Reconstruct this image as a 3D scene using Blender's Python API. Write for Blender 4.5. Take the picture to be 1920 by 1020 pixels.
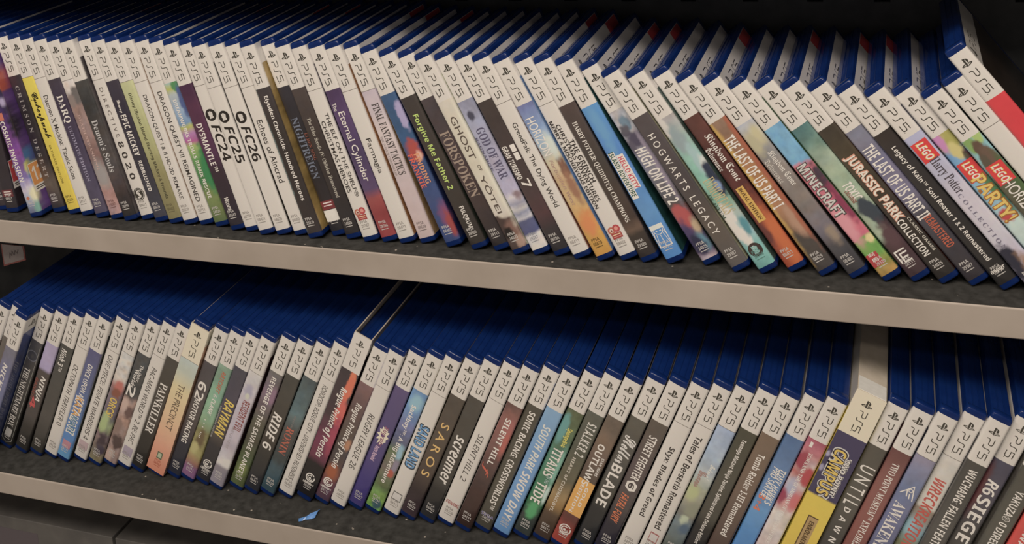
import bpy, bmesh, math, random
import numpy as np
from mathutils import Matrix, Vector
from mathutils.geometry import tessellate_polygon

# ------------------------------------------------------------------ camera, world, lights, exposure
S = bpy.context.scene
COL = S.collection
for o in list(bpy.data.objects):
    bpy.data.objects.remove(o)
F_PX, CX, CY = 2108.54, 937.02, -204.14          # focal length and principal point in pixels of the 1920x1020 frame (the photo is a crop)
cam = bpy.data.objects.new('camera', bpy.data.cameras.new('camera'))
COL.objects.link(cam)
cam.data.sensor_fit = 'HORIZONTAL'
cam.data.sensor_width = 36.0
cam.data.lens = 36.0 * F_PX / 1920
cam.data.shift_x = (960 - CX) / 1920
cam.data.shift_y = (CY - 510) / 1920
cam.data.clip_start = 0.05
R = [[0.939617, 0.332102, -0.082635], [0.031344, 0.156935, 0.987111], [-0.34079, 0.930097, -0.137049]]                                  # rows: camera right, up, forward
cam.matrix_world = Matrix((
    (R[0][0], R[1][0], -R[2][0], 0.14539),
    (R[0][1], R[1][1], -R[2][1], -0.75809),
    (R[0][2], R[1][2], -R[2][2], 0.39147),
    (0, 0, 0, 1)))
S.camera = cam
S.view_settings.view_transform = 'Standard'
S.view_settings.look = 'None'
S.view_settings.gamma = 1.0
S.view_settings.use_curve_mapping = False
S.view_settings.exposure = -0.14
world = bpy.data.worlds.new('shop_room')
S.world = world
world.use_nodes = True
bg = world.node_tree.nodes['Background']
bg.inputs[0].default_value = (1.0, 0.91, 0.82, 1)
bg.inputs[1].default_value = 0.15


def lamp(name, loc, target, size, energy, color=(1.0, 0.845, 0.69)):
    l = bpy.data.lights.new(name, 'AREA')
    l.shape = 'RECTANGLE'
    l.size, l.size_y = size
    l.energy = energy
    l.color = color
    o = bpy.data.objects.new(name, l)
    COL.objects.link(o)
    o.location = loc
    d = Vector(target) - Vector(loc)
    o.rotation_euler = d.to_track_quat('-Z', 'Y').to_euler()
    return o


lamp('ceiling_panel', (0.30, -1.35, 1.62), (0.0, 0, 0.0), (1.3, 0.4), 29)
lamp('ceiling_panel', (-1.00, -1.40, 1.62), (-0.40, 0, 0.02), (0.8, 0.4), 16)
lamp('ceiling_spot', (0.15, -2.3, 1.7), (0.0, 0, -0.1), (0.12, 0.12), 8)

# ------------------------------------------------------------------ materials
def lin(h):
    h = h.lstrip('#')
    c = np.array([int(h[k:k + 2], 16) / 255 for k in (0, 2, 4)])
    return np.where(c <= 0.04045, c / 12.92, ((c + 0.055) / 1.055) ** 2.4)


REF = lin('#cfc5b8')


def alb(h, sat=0.80):
    c = np.clip((lin(h) - 0.004) / (REF - 0.004) * 0.80, 0.006, 0.9)
    g = c @ np.array([0.3, 0.59, 0.11])
    return np.clip(g + (c - g) * sat, 0.005, 0.9)


MATS = {}


def principled(name, **kw):
    m = bpy.data.materials.new(name)
    m.use_nodes = True
    b = m.node_tree.nodes['Principled BSDF']
    for k, v in kw.items():
        b.inputs[k].default_value = v
    return m, m.node_tree, b


def noise_mix(nt, b, c1, c2, scale, detail=4.0, coord='Object', lo=0.35, hi=0.65):
    tc = nt.nodes.new('ShaderNodeTexCoord')
    n = nt.nodes.new('ShaderNodeTexNoise')
    n.inputs['Scale'].default_value = scale
    n.inputs['Detail'].default_value = detail
    r = nt.nodes.new('ShaderNodeValToRGB')
    r.color_ramp.elements[0].position = lo
    r.color_ramp.elements[1].position = hi
    r.color_ramp.elements[0].color = (*c1, 1)
    r.color_ramp.elements[1].color = (*c2, 1)
    nt.links.new(tc.outputs[coord], n.inputs['Vector'])
    nt.links.new(n.outputs['Fac'], r.inputs['Fac'])
    nt.links.new(r.outputs['Color'], b.inputs['Base Color'])
    return tc, n, r


def ink(h):
    if h not in MATS:
        c = alb(h)
        m, nt, b = principled('ink_' + h.lstrip('#'), Roughness=0.42)
        b.inputs['Base Color'].default_value = (*c, 1)
        b.inputs['Coat Weight'].default_value = 0.7
        b.inputs['Coat Roughness'].default_value = 0.14
        tc, n, r = noise_mix(nt, b, c * 0.97, np.minimum(c * 1.03, 1), 300, 2)
        MATS[h] = m
    return MATS[h]


m, nt, b = principled('printed_sheet', Roughness=0.42)
at = nt.nodes.new('ShaderNodeAttribute')
at.attribute_name = 'print'
tc = nt.nodes.new('ShaderNodeTexCoord')
nz = nt.nodes.new('ShaderNodeTexNoise')
nz.inputs['Scale'].default_value = 420
mx = nt.nodes.new('ShaderNodeMixRGB')
mx.blend_type = 'MULTIPLY'
mx.inputs['Fac'].default_value = 0.05
nt.links.new(tc.outputs['Object'], nz.inputs['Vector'])
nt.links.new(at.outputs['Color'], mx.inputs['Color1'])
nt.links.new(nz.outputs['Color'], mx.inputs['Color2'])
nt.links.new(mx.outputs['Color'], b.inputs['Base Color'])
b.inputs['Coat Weight'].default_value = 0.8
b.inputs['Coat Roughness'].default_value = 0.13
M_PRINT = m
m, nt, b = principled('translucent_blue_plastic', Roughness=0.22)
noise_mix(nt, b, (0.004, 0.020, 0.125), (0.007, 0.032, 0.17), 40)
b.inputs['IOR'].default_value = 1.5
M_BLUE = m
m, nt, b = principled('dark_felt_liner', Roughness=0.95)
tc, n, r = noise_mix(nt, b, alb('#262522'), alb('#3d3b37'), 140, 8, lo=0.3, hi=0.7)
vo = nt.nodes.new('ShaderNodeTexVoronoi')
vo.inputs['Scale'].default_value = 75
cr = nt.nodes.new('ShaderNodeValToRGB')
cr.color_ramp.elements[0].position = 0.05
cr.color_ramp.elements[1].position = 0.075
cr.color_ramp.elements[0].color = (1, 1, 1, 1)
cr.color_ramp.elements[1].color = (0, 0, 0, 1)
mx = nt.nodes.new('ShaderNodeMixRGB')
mx.inputs['Color2'].default_value = (0.45, 0.42, 0.38, 1)
nt.links.new(tc.outputs['Object'], vo.inputs['Vector'])
nt.links.new(vo.outputs['Distance'], cr.inputs['Fac'])
nt.links.new(cr.outputs['Color'], mx.inputs['Fac'])
nt.links.new(r.outputs['Color'], mx.inputs['Color1'])
nt.links.new(mx.outputs['Color'], b.inputs['Base Color'])
bp = nt.nodes.new('ShaderNodeBump')
bp.inputs['Strength'].default_value = 0.25
bp.inputs['Distance'].default_value = 0.001
nt.links.new(n.outputs['Fac'], bp.inputs['Height'])
nt.links.new(bp.outputs['Normal'], b.inputs['Normal'])
M_FELT = m
m, nt, b = principled('beige_laminate', Roughness=0.45)
noise_mix(nt, b, alb('#978777'), alb('#a29282'), 18, 6)
M_BEIGE = m
m, nt, b = principled('black_steel_panel', Roughness=0.6)
noise_mix(nt, b, (0.04, 0.045, 0.052), (0.06, 0.065, 0.072), 60)
M_STEEL = m
m, nt, b = principled('cardboard', Roughness=0.8)
noise_mix(nt, b, alb('#b0a088'), alb('#baaa94'), 90)
M_CARD = m
m, nt, b = principled('grey_board', Roughness=0.5)
noise_mix(nt, b, alb('#4e4a46'), alb('#5a554f'), 40)
M_GREY = m
m, nt, b = principled('pale_floor_tile', Roughness=0.35)
noise_mix(nt, b, (0.55, 0.52, 0.47), (0.62, 0.59, 0.54), 3)
M_TILE = m

MM = 0.001


def mesh_obj(name, verts, faces, mats, parent=None, idx=None, smooth=False):
    me = bpy.data.meshes.new(name)
    me.from_pydata([tuple(v) for v in verts], [], faces)
    for k in mats:
        me.materials.append(k)
    if idx is not None:
        me.polygons.foreach_set('material_index', idx)
    if smooth:
        me.polygons.foreach_set('use_smooth', [True] * len(faces))
    me.update()
    o = bpy.data.objects.new(name, me)
    COL.objects.link(o)
    if parent:
        o.parent = parent
    return o


def box_geo(x0, x1, y0, y1, z0, z1):
    v = [(x, y, z) for z in (z0, z1) for y in (y0, y1) for x in (x0, x1)]
    f = [(0, 2, 3, 1), (4, 5, 7, 6), (0, 1, 5, 4), (2, 6, 7, 3), (0, 4, 6, 2), (1, 3, 7, 5)]
    return v, f


def box_obj(name, mat, dims, parent=None, bevel=0.0):
    v, f = box_geo(*[d * MM for d in dims])
    o = mesh_obj(name, v, f, [mat], parent)
    if bevel:
        md = o.modifiers.new('bevel', 'BEVEL')
        md.width = bevel * MM
        md.segments = 3
    return o


def tag(o, label, cat, group=None, kind=None):
    o['label'] = label
    o['category'] = cat
    if group:
        o['group'] = group
    if kind:
        o['kind'] = kind
    return o


def empty(name, loc, rot=(0, 0, 0)):
    o = bpy.data.objects.new(name, None)
    o.empty_display_size = 0.02
    COL.objects.link(o)
    o.location = loc
    o.rotation_euler = rot
    return o


# ------------------------------------------------------------------ shelves and surroundings
Z2 = -247.49
XL, XR = -1050, 620


def shelf_board(z, y0, th, label):
    e = empty('display_shelf', (0, 0, z * MM))
    box_obj('board', M_BEIGE, (XL, XR, y0, 149, -th, -1.0), e, 1.2)
    box_obj('felt_liner', M_FELT, (XL + 2, XR - 2, y0 + 0.9, 148, -1.0, 0), e)
    return tag(e, label, 'shelf', 'shelves of the display unit')


shelf_board(0, -15.32, 22.44, 'upper beige-edged shelf with dark felt top carrying the higher row of cases')
shelf_board(Z2, -23.03, 22.56, 'lower beige-edged shelf with dark felt top carrying the second row of cases')
shelf_board(247.5, -15, 22.5, 'overhead shelf just above the picture that shades the case tops')
shelf_board(Z2 - 247.5, -25, 22.5, 'bottom shelf under the lower row, holding the plain grey boxes')


def back_panel():
    hx = [-130.7 + 50.9 * k for k in range(-18, 15)]
    xs = [XL]
    for h in hx:
        xs += [h - 6.2, h + 6.2]
    xs.append(XR)
    zs = [-530, -88, -72, 159.5, 176, 285]
    v, f = [], []
    nx = len(xs)
    for z in zs:
        for x in xs:
            v.append((x * MM, 0.150, z * MM))
    nv = len(v)
    v += [(a, 0.1515, c) for a, b_, c in v]
    for r_ in range(len(zs) - 1):
        for k in range(nx - 1):
            hole = (r_ in (1, 3)) and k % 2 == 1
            a = r_ * nx + k
            q = (a, a + 1, a + nx + 1, a + nx)
            if not hole:
                f.append(q)
                f.append(tuple(nv + t for t in reversed(q)))
            else:
                for s_, t_ in ((q[0], q[1]), (q[1], q[2]), (q[2], q[3]), (q[3], q[0])):
                    f.append((s_, t_, nv + t_, nv + s_))
    o = mesh_obj('wall_back', v, f, [M_STEEL])
    o['kind'] = 'structure'
    b_ = box_obj('trim_1', M_STEEL, (XL, XR, 175, 180, -530, 285))
    b_['kind'] = 'structure'


back_panel()
fl = box_obj('floor', M_TILE, (-4000, 4000, -5000, 400, -1010, -1000))
fl['kind'] = 'structure'

# plain grey boxes under the lower shelf
e = empty('merchandise_box', (-0.720, 0.016, (Z2 - 247.5) * MM))
box_obj('carton', M_GREY, (-60, 136.5, 0, 110, 0, 165), e, 0.8)
mg = ink('#4a4046')
v, f = [], []
for r_ in range(14):
    for k in range(22):
        if k > 10 - r_ * 0.3:
            continue
        x = (-58 + 4.6 * k + (r_ % 2) * 2.3)
        z = 148 - 4.0 * r_
        n0 = len(v)
        for a in range(6):
            v.append(((x + 1.35 * math.cos(a * math.pi / 3)) * MM, -0.0002, (z + 1.35 * math.sin(a * math.pi / 3)) * MM))
        f.append(tuple(range(n0, n0 + 6)))
mesh_obj('halftone_print', v, f, [ink('#c08aa8')], e)
v, f = box_geo(-0.0595, 0.046, -0.0001, 0.0005, 0.002, 0.1525)
mesh_obj('print_panel', v, f, [mg], e)
tag(e, 'grey carton with a magenta dotted print below the lower shelf', 'box', 'grey cartons')
e = empty('merchandise_box', (-0.580, 0.016, (Z2 - 247.5) * MM))
box_obj('carton', M_GREY, (0, 230, 0, 110, 0, 165), e, 0.8)
tag(e, 'plain grey carton beside the magenta dotted one below the lower shelf', 'box', 'grey cartons')

# price tag on its peg and the packet in the dark gap
e = empty('price_tag', (-0.700, 0.060, -0.078))
vv = [(-11, 0, -11.5), (18, 0, -2.5), (18, 0, 12), (-11, 0, 12)]
vb = [(x * MM, 0.0008, z * MM) for x, y, z in vv]
mesh_obj('card', [(x * MM, 0, z * MM) for x, y, z in vv] + vb, [(0, 1, 2, 3), (7, 6, 5, 4), (0, 4, 5, 1), (1, 5, 6, 2), (2, 6, 7, 3), (3, 7, 4, 0)], [ink('#a85048')], e)
wi = [(-9.4, -9.4), (16.4, -1.4), (16.4, 12), (-9.4, 12)]
mesh_obj('white_field', [(x * MM, -0.0002, z * MM) for x, z in wi], [(0, 1, 2, 3)], [ink('#a89890')], e)
v, f = [], []
pts = [(-2, -2), (-1, 4), (1, 1), (2, 6), (4, 2), (6, 7), (8, 4), (10, 8)]
for (a, b_), (c, d) in zip(pts, pts[1:]):
    n0 = len(v)
    v += [(a * MM, -0.0004, b_ * MM), ((a + .9) * MM, -0.0004, (b_ - .5) * MM), ((c + .9) * MM, -0.0004, (d - .5) * MM), (c * MM, -0.0004, d * MM)]
    f.append((n0, n0 + 1, n0 + 2, n0 + 3))
mesh_obj('scribble', v, f, [ink('#6e605c')], e)
v, f = box_geo(0.002, 0.005, 0.0008, 0.0895, 0.0095, 0.012)
mesh_obj('peg', v, f, [M_STEEL], e)
tag(e, 'small red-bordered price tag hanging in the dark gap under the upper shelf', 'price tag')

e = empty('packet', (-0.790, 0.030, Z2 * MM))
bm = bmesh.new()
bmesh.ops.create_uvsphere(bm, u_segments=28, v_segments=18, radius=1)
for w_ in bm.verts:
    x, y, z = w_.co
    sx = math.copysign(abs(x) ** 0.6, x)
    sz = math.copysign(abs(z) ** 0.55, z)
    w_.co = (sx * 0.032, y * 0.020, 0.060 + sz * 0.060)
me = bpy.data.meshes.new('pouch')
bm.to_mesh(me)
bm.free()
m, nt, b = principled('orange_wrapper', Roughness=0.35)
noise_mix(nt, b, alb('#e07820'), alb('#c83a18'), 30)
me.materials.append(m)
o = bpy.data.objects.new('pouch', me)
COL.objects.link(o)
o.parent = e
for p in me.polygons:
    p.use_smooth = True
box_obj('top_seal', m, (-24, 24, -0.5, 0.5, 139, 150), e)
tag(e, 'orange and red packet whose edge shows in the dark gap behind the lower row', 'packet')

# scrap of blue paper on the lower shelf
rn = random.Random(4)
v = []
for r_ in range(4):
    for k in range(6):
        t = k / 5
        x = -352 + 11.5 * t
        y = -17.5 + 11 * t + (r_ - 1.5) * (0.7 + 2.6 * t)
        v.append((x * MM, y * MM, (Z2 + 0.3 + rn.random() * 1.6 + (1.2 if r_ in (1, 2) else 0)) * MM))
f = [(r_ * 6 + k, r_ * 6 + k + 1, (r_ + 1) * 6 + k + 1, (r_ + 1) * 6 + k) for r_ in range(3) for k in range(5)]
o = mesh_obj('paper_scrap', v, f, [ink('#4a86d8')])
md = o.modifiers.new('solid', 'SOLIDIFY')
md.thickness = 0.0003
tag(o, 'torn scrap of bright blue paper lying on the dark felt of the lower shelf', 'paper scrap')

# ------------------------------------------------------------------ lettering
BASE = {'bo': (0x1D5D4, 0x1D5EE, 0x1D7EC), 'bO': (0x1D5D4, 0x1D5EE, 0x1D7EC), 'b': (0x1D5D4, 0x1D5EE, 0x1D7EC), 'bi': (0x1D63C, 0x1D656, 0x1D7EC), 'i': (0x1D608, 0x1D622, 0x1D7E2),
        's': (0x1D400, 0x1D41A, 0x1D7CE), 'f': (0x1D56C, 0x1D586, 0x1D7CE), 'c': (0x1D4D0, 0x1D4EA, 0x1D7CE)}


def styled(s, st):
    if st not in BASE:
        return s
    U_, L_, D_ = BASE[st]
    out = ''
    for ch in s:
        if 'A' <= ch <= 'Z':
            out += chr(U_ + ord(ch) - 65)
        elif 'a' <= ch <= 'z':
            out += chr(L_ + ord(ch) - 97)
        elif '0' <= ch <= '9':
            out += chr(D_ + ord(ch) - 48)
        else:
            out += ch
    return out


CASES = [  # dark lower-shelf spines: bg paints their gloss reflection as a paler upper part
    {'id': 1, 'W': 13.8, 'z0': 4.5, 'PH': 161.0, 'sl': 0, 'loc': [-733.2, 0.0, 0.05], 'rot': -0.12566, 'bg': 'W', 'tx': [], 'dc': [], 'bl': [], 'cv': '#4a4440', 'cc': '#8f867c', 'n': 0.1, 'lab': 'blue game case past the picture edge, only its dark top showing beyond the upper row', 'st': 0, 'wt': 0, 'yaw': 0, 'ln': 0, 'lg': 0, 'sale': 0, 'grp': 'cases past the picture edge on the upper shelf'},
    {'id': 2, 'W': 13.8, 'z0': 4.5, 'PH': 161.0, 'sl': 0, 'loc': [-718.6, 0.0, 0.05], 'rot': -0.12566, 'bg': 'W', 'tx': [], 'dc': [], 'bl': [], 'cv': '#4a4440', 'cc': '#8f867c', 'n': 0.1, 'lab': 'blue game case past the picture edge, only its dark top showing beyond the upper row', 'st': 0, 'wt': 0, 'yaw': 0, 'ln': 0, 'lg': 0, 'sale': 0, 'grp': 'cases past the picture edge on the upper shelf'},
    {'id': 3, 'W': 13.8, 'z0': 4.5, 'PH': 161.0, 'sl': 0, 'loc': [-704.0, 0.0, 0.05], 'rot': -0.12566, 'bg': 'W', 'tx': [], 'dc': [], 'bl': [], 'cv': '#4a4440', 'cc': '#8f867c', 'n': 0.1, 'lab': 'blue game case past the picture edge, only its dark top showing beyond the upper row', 'st': 0, 'wt': 0, 'yaw': 0, 'ln': 0, 'lg': 0, 'sale': 0, 'grp': 'cases past the picture edge on the upper shelf'},
    {'id': 4, 'W': 13.8, 'z0': 4.5, 'PH': 161.0, 'sl': 0, 'loc': [-689.4, 0.0, 0.05], 'rot': -0.12566, 'bg': 'W', 'tx': [], 'dc': [], 'bl': [], 'cv': '#4a4440', 'cc': '#8f867c', 'n': 0.1, 'lab': 'blue game case past the picture edge, only its dark top showing beyond the upper row', 'st': 0, 'wt': 0, 'yaw': 0, 'ln': 0, 'lg': 0, 'sale': 0, 'grp': 'cases past the picture edge on the upper shelf'},
    {'id': 5, 'W': 13.8, 'z0': 4.5, 'PH': 161.0, 'sl': 0, 'loc': [-674.8, 0.0, 0.05], 'rot': -0.12566, 'bg': 'W', 'tx': [], 'dc': [], 'bl': [], 'cv': '#4a4440', 'cc': '#8f867c', 'n': 0.1, 'lab': 'blue game case past the picture edge, only its dark top showing beyond the upper row', 'st': 0, 'wt': 0, 'yaw': 0, 'ln': 0, 'lg': 0, 'sale': 0, 'grp': 'cases past the picture edge on the upper shelf'},
    {'id': 6, 'W': 13.8, 'z0': 4.5, 'PH': 161.0, 'sl': 0, 'loc': [-660.53, 0.0, 0.05], 'rot': -0.12566, 'bg': 'W', 'tx': [], 'dc': [], 'bl': [], 'cv': '#4a4440', 'cc': '#8f867c', 'n': 0.1, 'lab': 'blue game case past the picture edge, only its dark top showing beyond the upper row', 'st': 0, 'wt': 0, 'yaw': 0, 'ln': 0, 'lg': 0, 'sale': 0, 'grp': 'cases past the picture edge on the upper shelf'},
    {'id': 7, 'W': 13.8, 'z0': 4.5, 'PH': 161.0, 'sl': 0, 'loc': [-646.43, 0.0, 0.05], 'rot': -0.12566, 'bg': [(41.7, '#3a3034'), (163.4, '#40363a')], 'tx': [], 'dc': [], 'bl': [], 'cv': '#c09a90', 'cc': '#b9b0a6', 'n': 0.1, 'lab': 'dark case with a pinkish cover, cut off by the picture edge on the upper shelf', 'st': 0, 'wt': 0, 'yaw': 0, 'ln': 0, 'lg': 0, 'sale': 0, 'grp': 'game cases on the upper shelf'},
    {'id': 8, 'W': 13.8, 'z0': 4.5, 'PH': 161.0, 'sl': 0, 'loc': [-632.34, -3.0, 0.05], 'rot': -0.12566, 'bg': [(40.3, '#3a3034'), (161.1, '#352e32')], 'tx': [], 'dc': [('b', 143.8, 150.4, 0.05, 0.95, '#6e3438'), ('b', 145.3, 146.1, 0.2, 0.8, '#d8c8bc'), ('b', 147.4, 148.1, 0.2, 0.8, '#d8c8bc')], 'bl': [], 'cv': '#352d30', 'cc': '#b9b0a6', 'n': 0.1, 'lab': 'near-black case bearing a small maroon box and a red age sticker near its foot', 'st': 18, 'wt': 0, 'yaw': 0, 'ln': 0, 'lg': 0, 'sale': 0, 'grp': 'game cases on the upper shelf'},
    {'id': 9, 'W': 13.8, 'z0': 4.5, 'PH': 161.0, 'sl': 0, 'loc': [-599.74, -9.0, 0.05], 'rot': -0.23387, 'bg': [(16.1, '#2c2438'), (51.1, '#2c2440'), (68.7, '#4a3064'), (106.4, '#80408c'), (129.0, '#7c6aa0'), (141.7, '#b8b0c0'), (149.3, '#98a0b0'), (159.4, '#66708c'), (167.0, '#4c5078')], 'tx': [('COSMIC INVASION', 74.8, 131.7, 5.2, 0.36, 'b', '#e8ded4')], 'dc': [('b', 67.1, 74.2, 0.1, 0.6, '#c86a50'), ('p', 147.4, 0.35, 2.2, '#c06848')], 'bl': [(39.3, 1.25, 10, 6, '#b04838', 0.3), (47.1, 0.5, 3, 3, '#8078a0', 0.6), (57.2, 0.9, 4, 3, '#a898b8', 0.6), (79.1, 1.2, 14, 6, '#2c2434', 0.4), (113.5, 1.35, 12, 4, '#3c6c9c', 0.3), (122.5, 1.3, 8, 5, '#b8b054', 0.35), (130.9, 1.25, 10, 4, '#3878a8', 0.35), (145.3, 0.95, 9, 6, '#d8d0a4', 0.5), (156.8, 0.9, 7, 4, '#70a090', 0.5)], 'cv': '#5a3a74', 'cc': '#b9b0a6', 'n': 0.25, 'lab': 'purple starry case pulled forward with white block capitals and an orange age sticker', 'st': 12, 'wt': 0, 'yaw': 0, 'ln': 0, 'lg': 0, 'sale': 0, 'grp': 'game cases on the upper shelf'},
    {'id': 10, 'W': 13.8, 'z0': 4.5, 'PH': 161.0, 'sl': 0, 'loc': [-585.37, 3.5, 0.05], 'rot': -0.22774, 'bg': [(35.0, '#40343a'), (65.1, '#302a2c'), (115.7, '#342c2e'), (141.1, '#5a4c42'), (161.4, '#3c3638')], 'tx': [('C R I M S O N   D E S E R T', 45.5, 131.9, 4.2, 0.5, 's', '#968c86')], 'dc': [], 'bl': [], 'cv': '#2c2428', 'cc': '#b9b0a6', 'n': 0.2, 'lab': 'dark brown case with widely spaced faint capitals beside the bright yellow one', 'st': 0, 'wt': 0, 'yaw': 0, 'ln': 0, 'lg': 0, 'sale': 0, 'grp': 'game cases on the upper shelf'},
    {'id': 11, 'W': 13.8, 'z0': 4.5, 'PH': 161.0, 'sl': 0, 'loc': [-567.26, 2.86, 0.05], 'rot': -0.24905, 'bg': [(38.8, '#dcc42a'), (114.4, '#d8be1c'), (160.0, '#dabc14')], 'tx': [('Cyberpunk', 50.9, 93.7, 9, 0.5, 'c', '#28200c'), ('ULTIMATE EDITION', 100.0, 136.0, 2.2, 0.42, 'b', '#8a7618')], 'dc': [], 'bl': [], 'cv': '#c8b83c', 'cc': '#7a6a18', 'n': 0.05, 'lab': 'bright yellow case with jagged black script lettering', 'st': 0, 'wt': 0, 'yaw': 0, 'ln': 1, 'lg': 0, 'sale': 0, 'grp': 'game cases on the upper shelf'},
    {'id': 12, 'W': 13.8, 'z0': 4.5, 'PH': 161.0, 'sl': 0, 'loc': [-552.42, 1.86, 0.05], 'rot': -0.25104, 'bg': 'W', 'tx': [('Daemon X Machina: Titanic Scion', 52.5, 130.8, 5, 0.5, 'r', '#38322e')], 'dc': [], 'bl': [], 'cv': '#302c30', 'cc': '#8f867c', 'n': 0.1, 'lab': 'white case with thin mixed-case dark lettering between the yellow and dark violet ones', 'st': 0, 'wt': 0, 'yaw': 0, 'ln': 0, 'lg': 0, 'sale': 0, 'grp': 'game cases on the upper shelf'},
    {'id': 13, 'W': 13.8, 'z0': 4.5, 'PH': 161.0, 'sl': 0, 'loc': [-535.33, 0.06, 0.05], 'rot': -0.25393, 'bg': [(36.9, '#463c46'), (61.7, '#423648'), (111.5, '#4c4258'), (159.1, '#544c60')], 'tx': [('DARQ', 51.3, 76.6, 8.2, 0.5, 's', '#e8ded4'), ('ULTIMATE EDITION', 79.6, 131.5, 3.6, 0.5, 's', '#9a90a6')], 'dc': [], 'bl': [], 'cv': '#4c4450', 'cc': '#b9b0a6', 'n': 0.12, 'lab': 'dark violet case with four hooked white serif capitals', 'st': 0, 'wt': 0, 'yaw': 0.013, 'ln': 0, 'lg': 0, 'sale': 0, 'grp': 'game cases on the upper shelf'},
    {'id': 14, 'W': 13.8, 'z0': 4.5, 'PH': 161.0, 'sl': 0, 'loc': [-519.0, 0.01, 0.05], 'rot': -0.26435, 'bg': [(36.2, '#cabeb4'), (47.1, '#c4b6aa'), (53.5, '#9a7c72'), (80.8, '#a08078'), (110.6, '#7c5c58'), (120.6, '#8e7670'), (133.0, '#a08a84'), (140.5, '#a67c76'), (160.5, '#aa8480')], 'tx': [('DEATH STRANDING', 68.2, 119.4, 2.6, 0.45, 's', '#c09c90')], 'dc': [], 'bl': [(50.9, 0.75, 8, 5, '#6c6460', 0.3), (54.4, 0.3, 6, 4, '#8c7a72', 0.4), (123.0, 0.5, 12, 6, '#9a918c', 0.6)], 'cv': '#5a4844', 'cc': '#7c5450', 'n': 0.28, 'lab': 'dusty pink and brown case with a grey round shape high on its spine', 'st': 0, 'wt': 0, 'yaw': 0.013, 'ln': 1, 'lg': 0, 'sale': 0, 'grp': 'game cases on the upper shelf'},
    {'id': 15, 'W': 13.8, 'z0': 4.5, 'PH': 161.0, 'sl': 0, 'loc': [-504.03, -1.31, 0.05], 'rot': -0.26352, 'bg': [(35.4, '#4a4846'), (59.9, '#383634'), (109.3, '#544c4a'), (131.5, '#4a3e3e'), (156.3, '#2e2a2a')], 'tx': [("Demon's Souls", 72.3, 120.1, 6.4, 0.5, 's', '#bcb6b0')], 'dc': [], 'bl': [], 'cv': '#3c3436', 'cc': '#b9b0a6', 'n': 0.3, 'lab': 'smoky charcoal case with grey serif title standing next to the dusty pink one', 'st': 0, 'wt': 0, 'yaw': 0.013, 'ln': 0, 'lg': 0, 'sale': 1, 'grp': 'game cases on the upper shelf'},
    {'id': 16, 'W': 13.8, 'z0': 4.5, 'PH': 161.0, 'sl': 0, 'loc': [-489.5, 3.44, 0.05], 'rot': -0.26052, 'bg': 'W', 'tx': [('D I R E C T I V E', 43.5, 89.2, 3.8, 0.5, 'r', '#6c6058'), ('8 0 2 0', 93.2, 128.2, 5.6, 0.5, 'b', '#38322e')], 'dc': [('S', 142.1)], 'bl': [], 'cv': '#3a3230', 'cc': '#8f867c', 'n': 0.1, 'lab': 'white case with spaced thin capitals over bold digits and a round swirl emblem', 'st': 0, 'wt': 0, 'yaw': 0, 'ln': 0, 'lg': 0, 'sale': 0, 'grp': 'game cases on the upper shelf'},
    {'id': 17, 'W': 13.8, 'z0': 4.5, 'PH': 161.0, 'sl': 0, 'loc': [-473.51, 1.21, 0.05], 'rot': -0.26425, 'bg': [(35.3, '#423a44'), (59.7, '#38323e'), (108.6, '#3a363e'), (160.2, '#44434c')], 'tx': [('Disney', 53.7, 65.4, 5, 0.45, 'c', '#e8ded4'), ('EPIC MICKEY', 67.1, 104.7, 6, 0.5, 'b', '#e8ded4'), ('REBRUSHED', 109.1, 137.1, 3.8, 0.5, 'b', '#e8ded4')], 'dc': [], 'bl': [], 'cv': '#3a3644', 'cc': '#b9b0a6', 'n': 0.1, 'lab': 'navy-black case with chunky white capitals in two sizes', 'st': 0, 'wt': 0, 'yaw': 0, 'ln': 0, 'lg': 0, 'sale': 0, 'grp': 'game cases on the upper shelf'},
    {'id': 18, 'W': 13.8, 'z0': 4.5, 'PH': 161.0, 'sl': 0, 'loc': [-458.54, 0.69, 0.05], 'rot': -0.26261, 'bg': [(34.8, '#bcbc86'), (88.2, '#aaa86e'), (122.3, '#8e8454'), (161.4, '#867c50')], 'tx': [('Disney Illusion Island Starring Mickey & Friends', 46.9, 142.8, 4.2, 0.5, 'b', '#4a4630')], 'dc': [], 'bl': [], 'cv': '#cfc8a8', 'cc': '#6a6040', 'n': 0.06, 'lab': 'olive green case with a long thin dark title', 'st': 0, 'wt': 0, 'yaw': 0, 'ln': 1, 'lg': 0, 'sale': 0, 'grp': 'game cases on the upper shelf'},
    {'id': 19, 'W': 13.8, 'z0': 4.5, 'PH': 161.0, 'sl': 0, 'loc': [-443.9, 0.97, 0.05], 'rot': -0.26321, 'bg': 'W', 'tx': [('DRAGON QUEST I & II HD-2D REMAKE', 48.0, 142.4, 4.6, 0.5, 'r', '#38322e')], 'dc': [], 'bl': [], 'cv': '#8c6a4c', 'cc': '#8f867c', 'n': 0.1, 'lab': 'white case with dark capitals standing next to the olive green one', 'st': 0, 'wt': 0, 'yaw': 0, 'ln': 0, 'lg': 0, 'sale': 0, 'grp': 'game cases on the upper shelf'},
    {'id': 20, 'W': 13.8, 'z0': 4.5, 'PH': 161.0, 'sl': 0, 'loc': [-429.17, 2.73, 0.05], 'rot': -0.26435, 'bg': 'W', 'tx': [('DRAGON QUEST VII REIMAGINED', 45.2, 144.6, 5.4, 0.5, 'r', '#38322e')], 'dc': [], 'bl': [], 'cv': '#5a7088', 'cc': '#8f867c', 'n': 0.1, 'lab': 'white case with large dark capitals standing next to the colourful green and blue one', 'st': 0, 'wt': 0, 'yaw': 0, 'ln': 0, 'lg': 0, 'sale': 0, 'grp': 'game cases on the upper shelf'},
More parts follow.
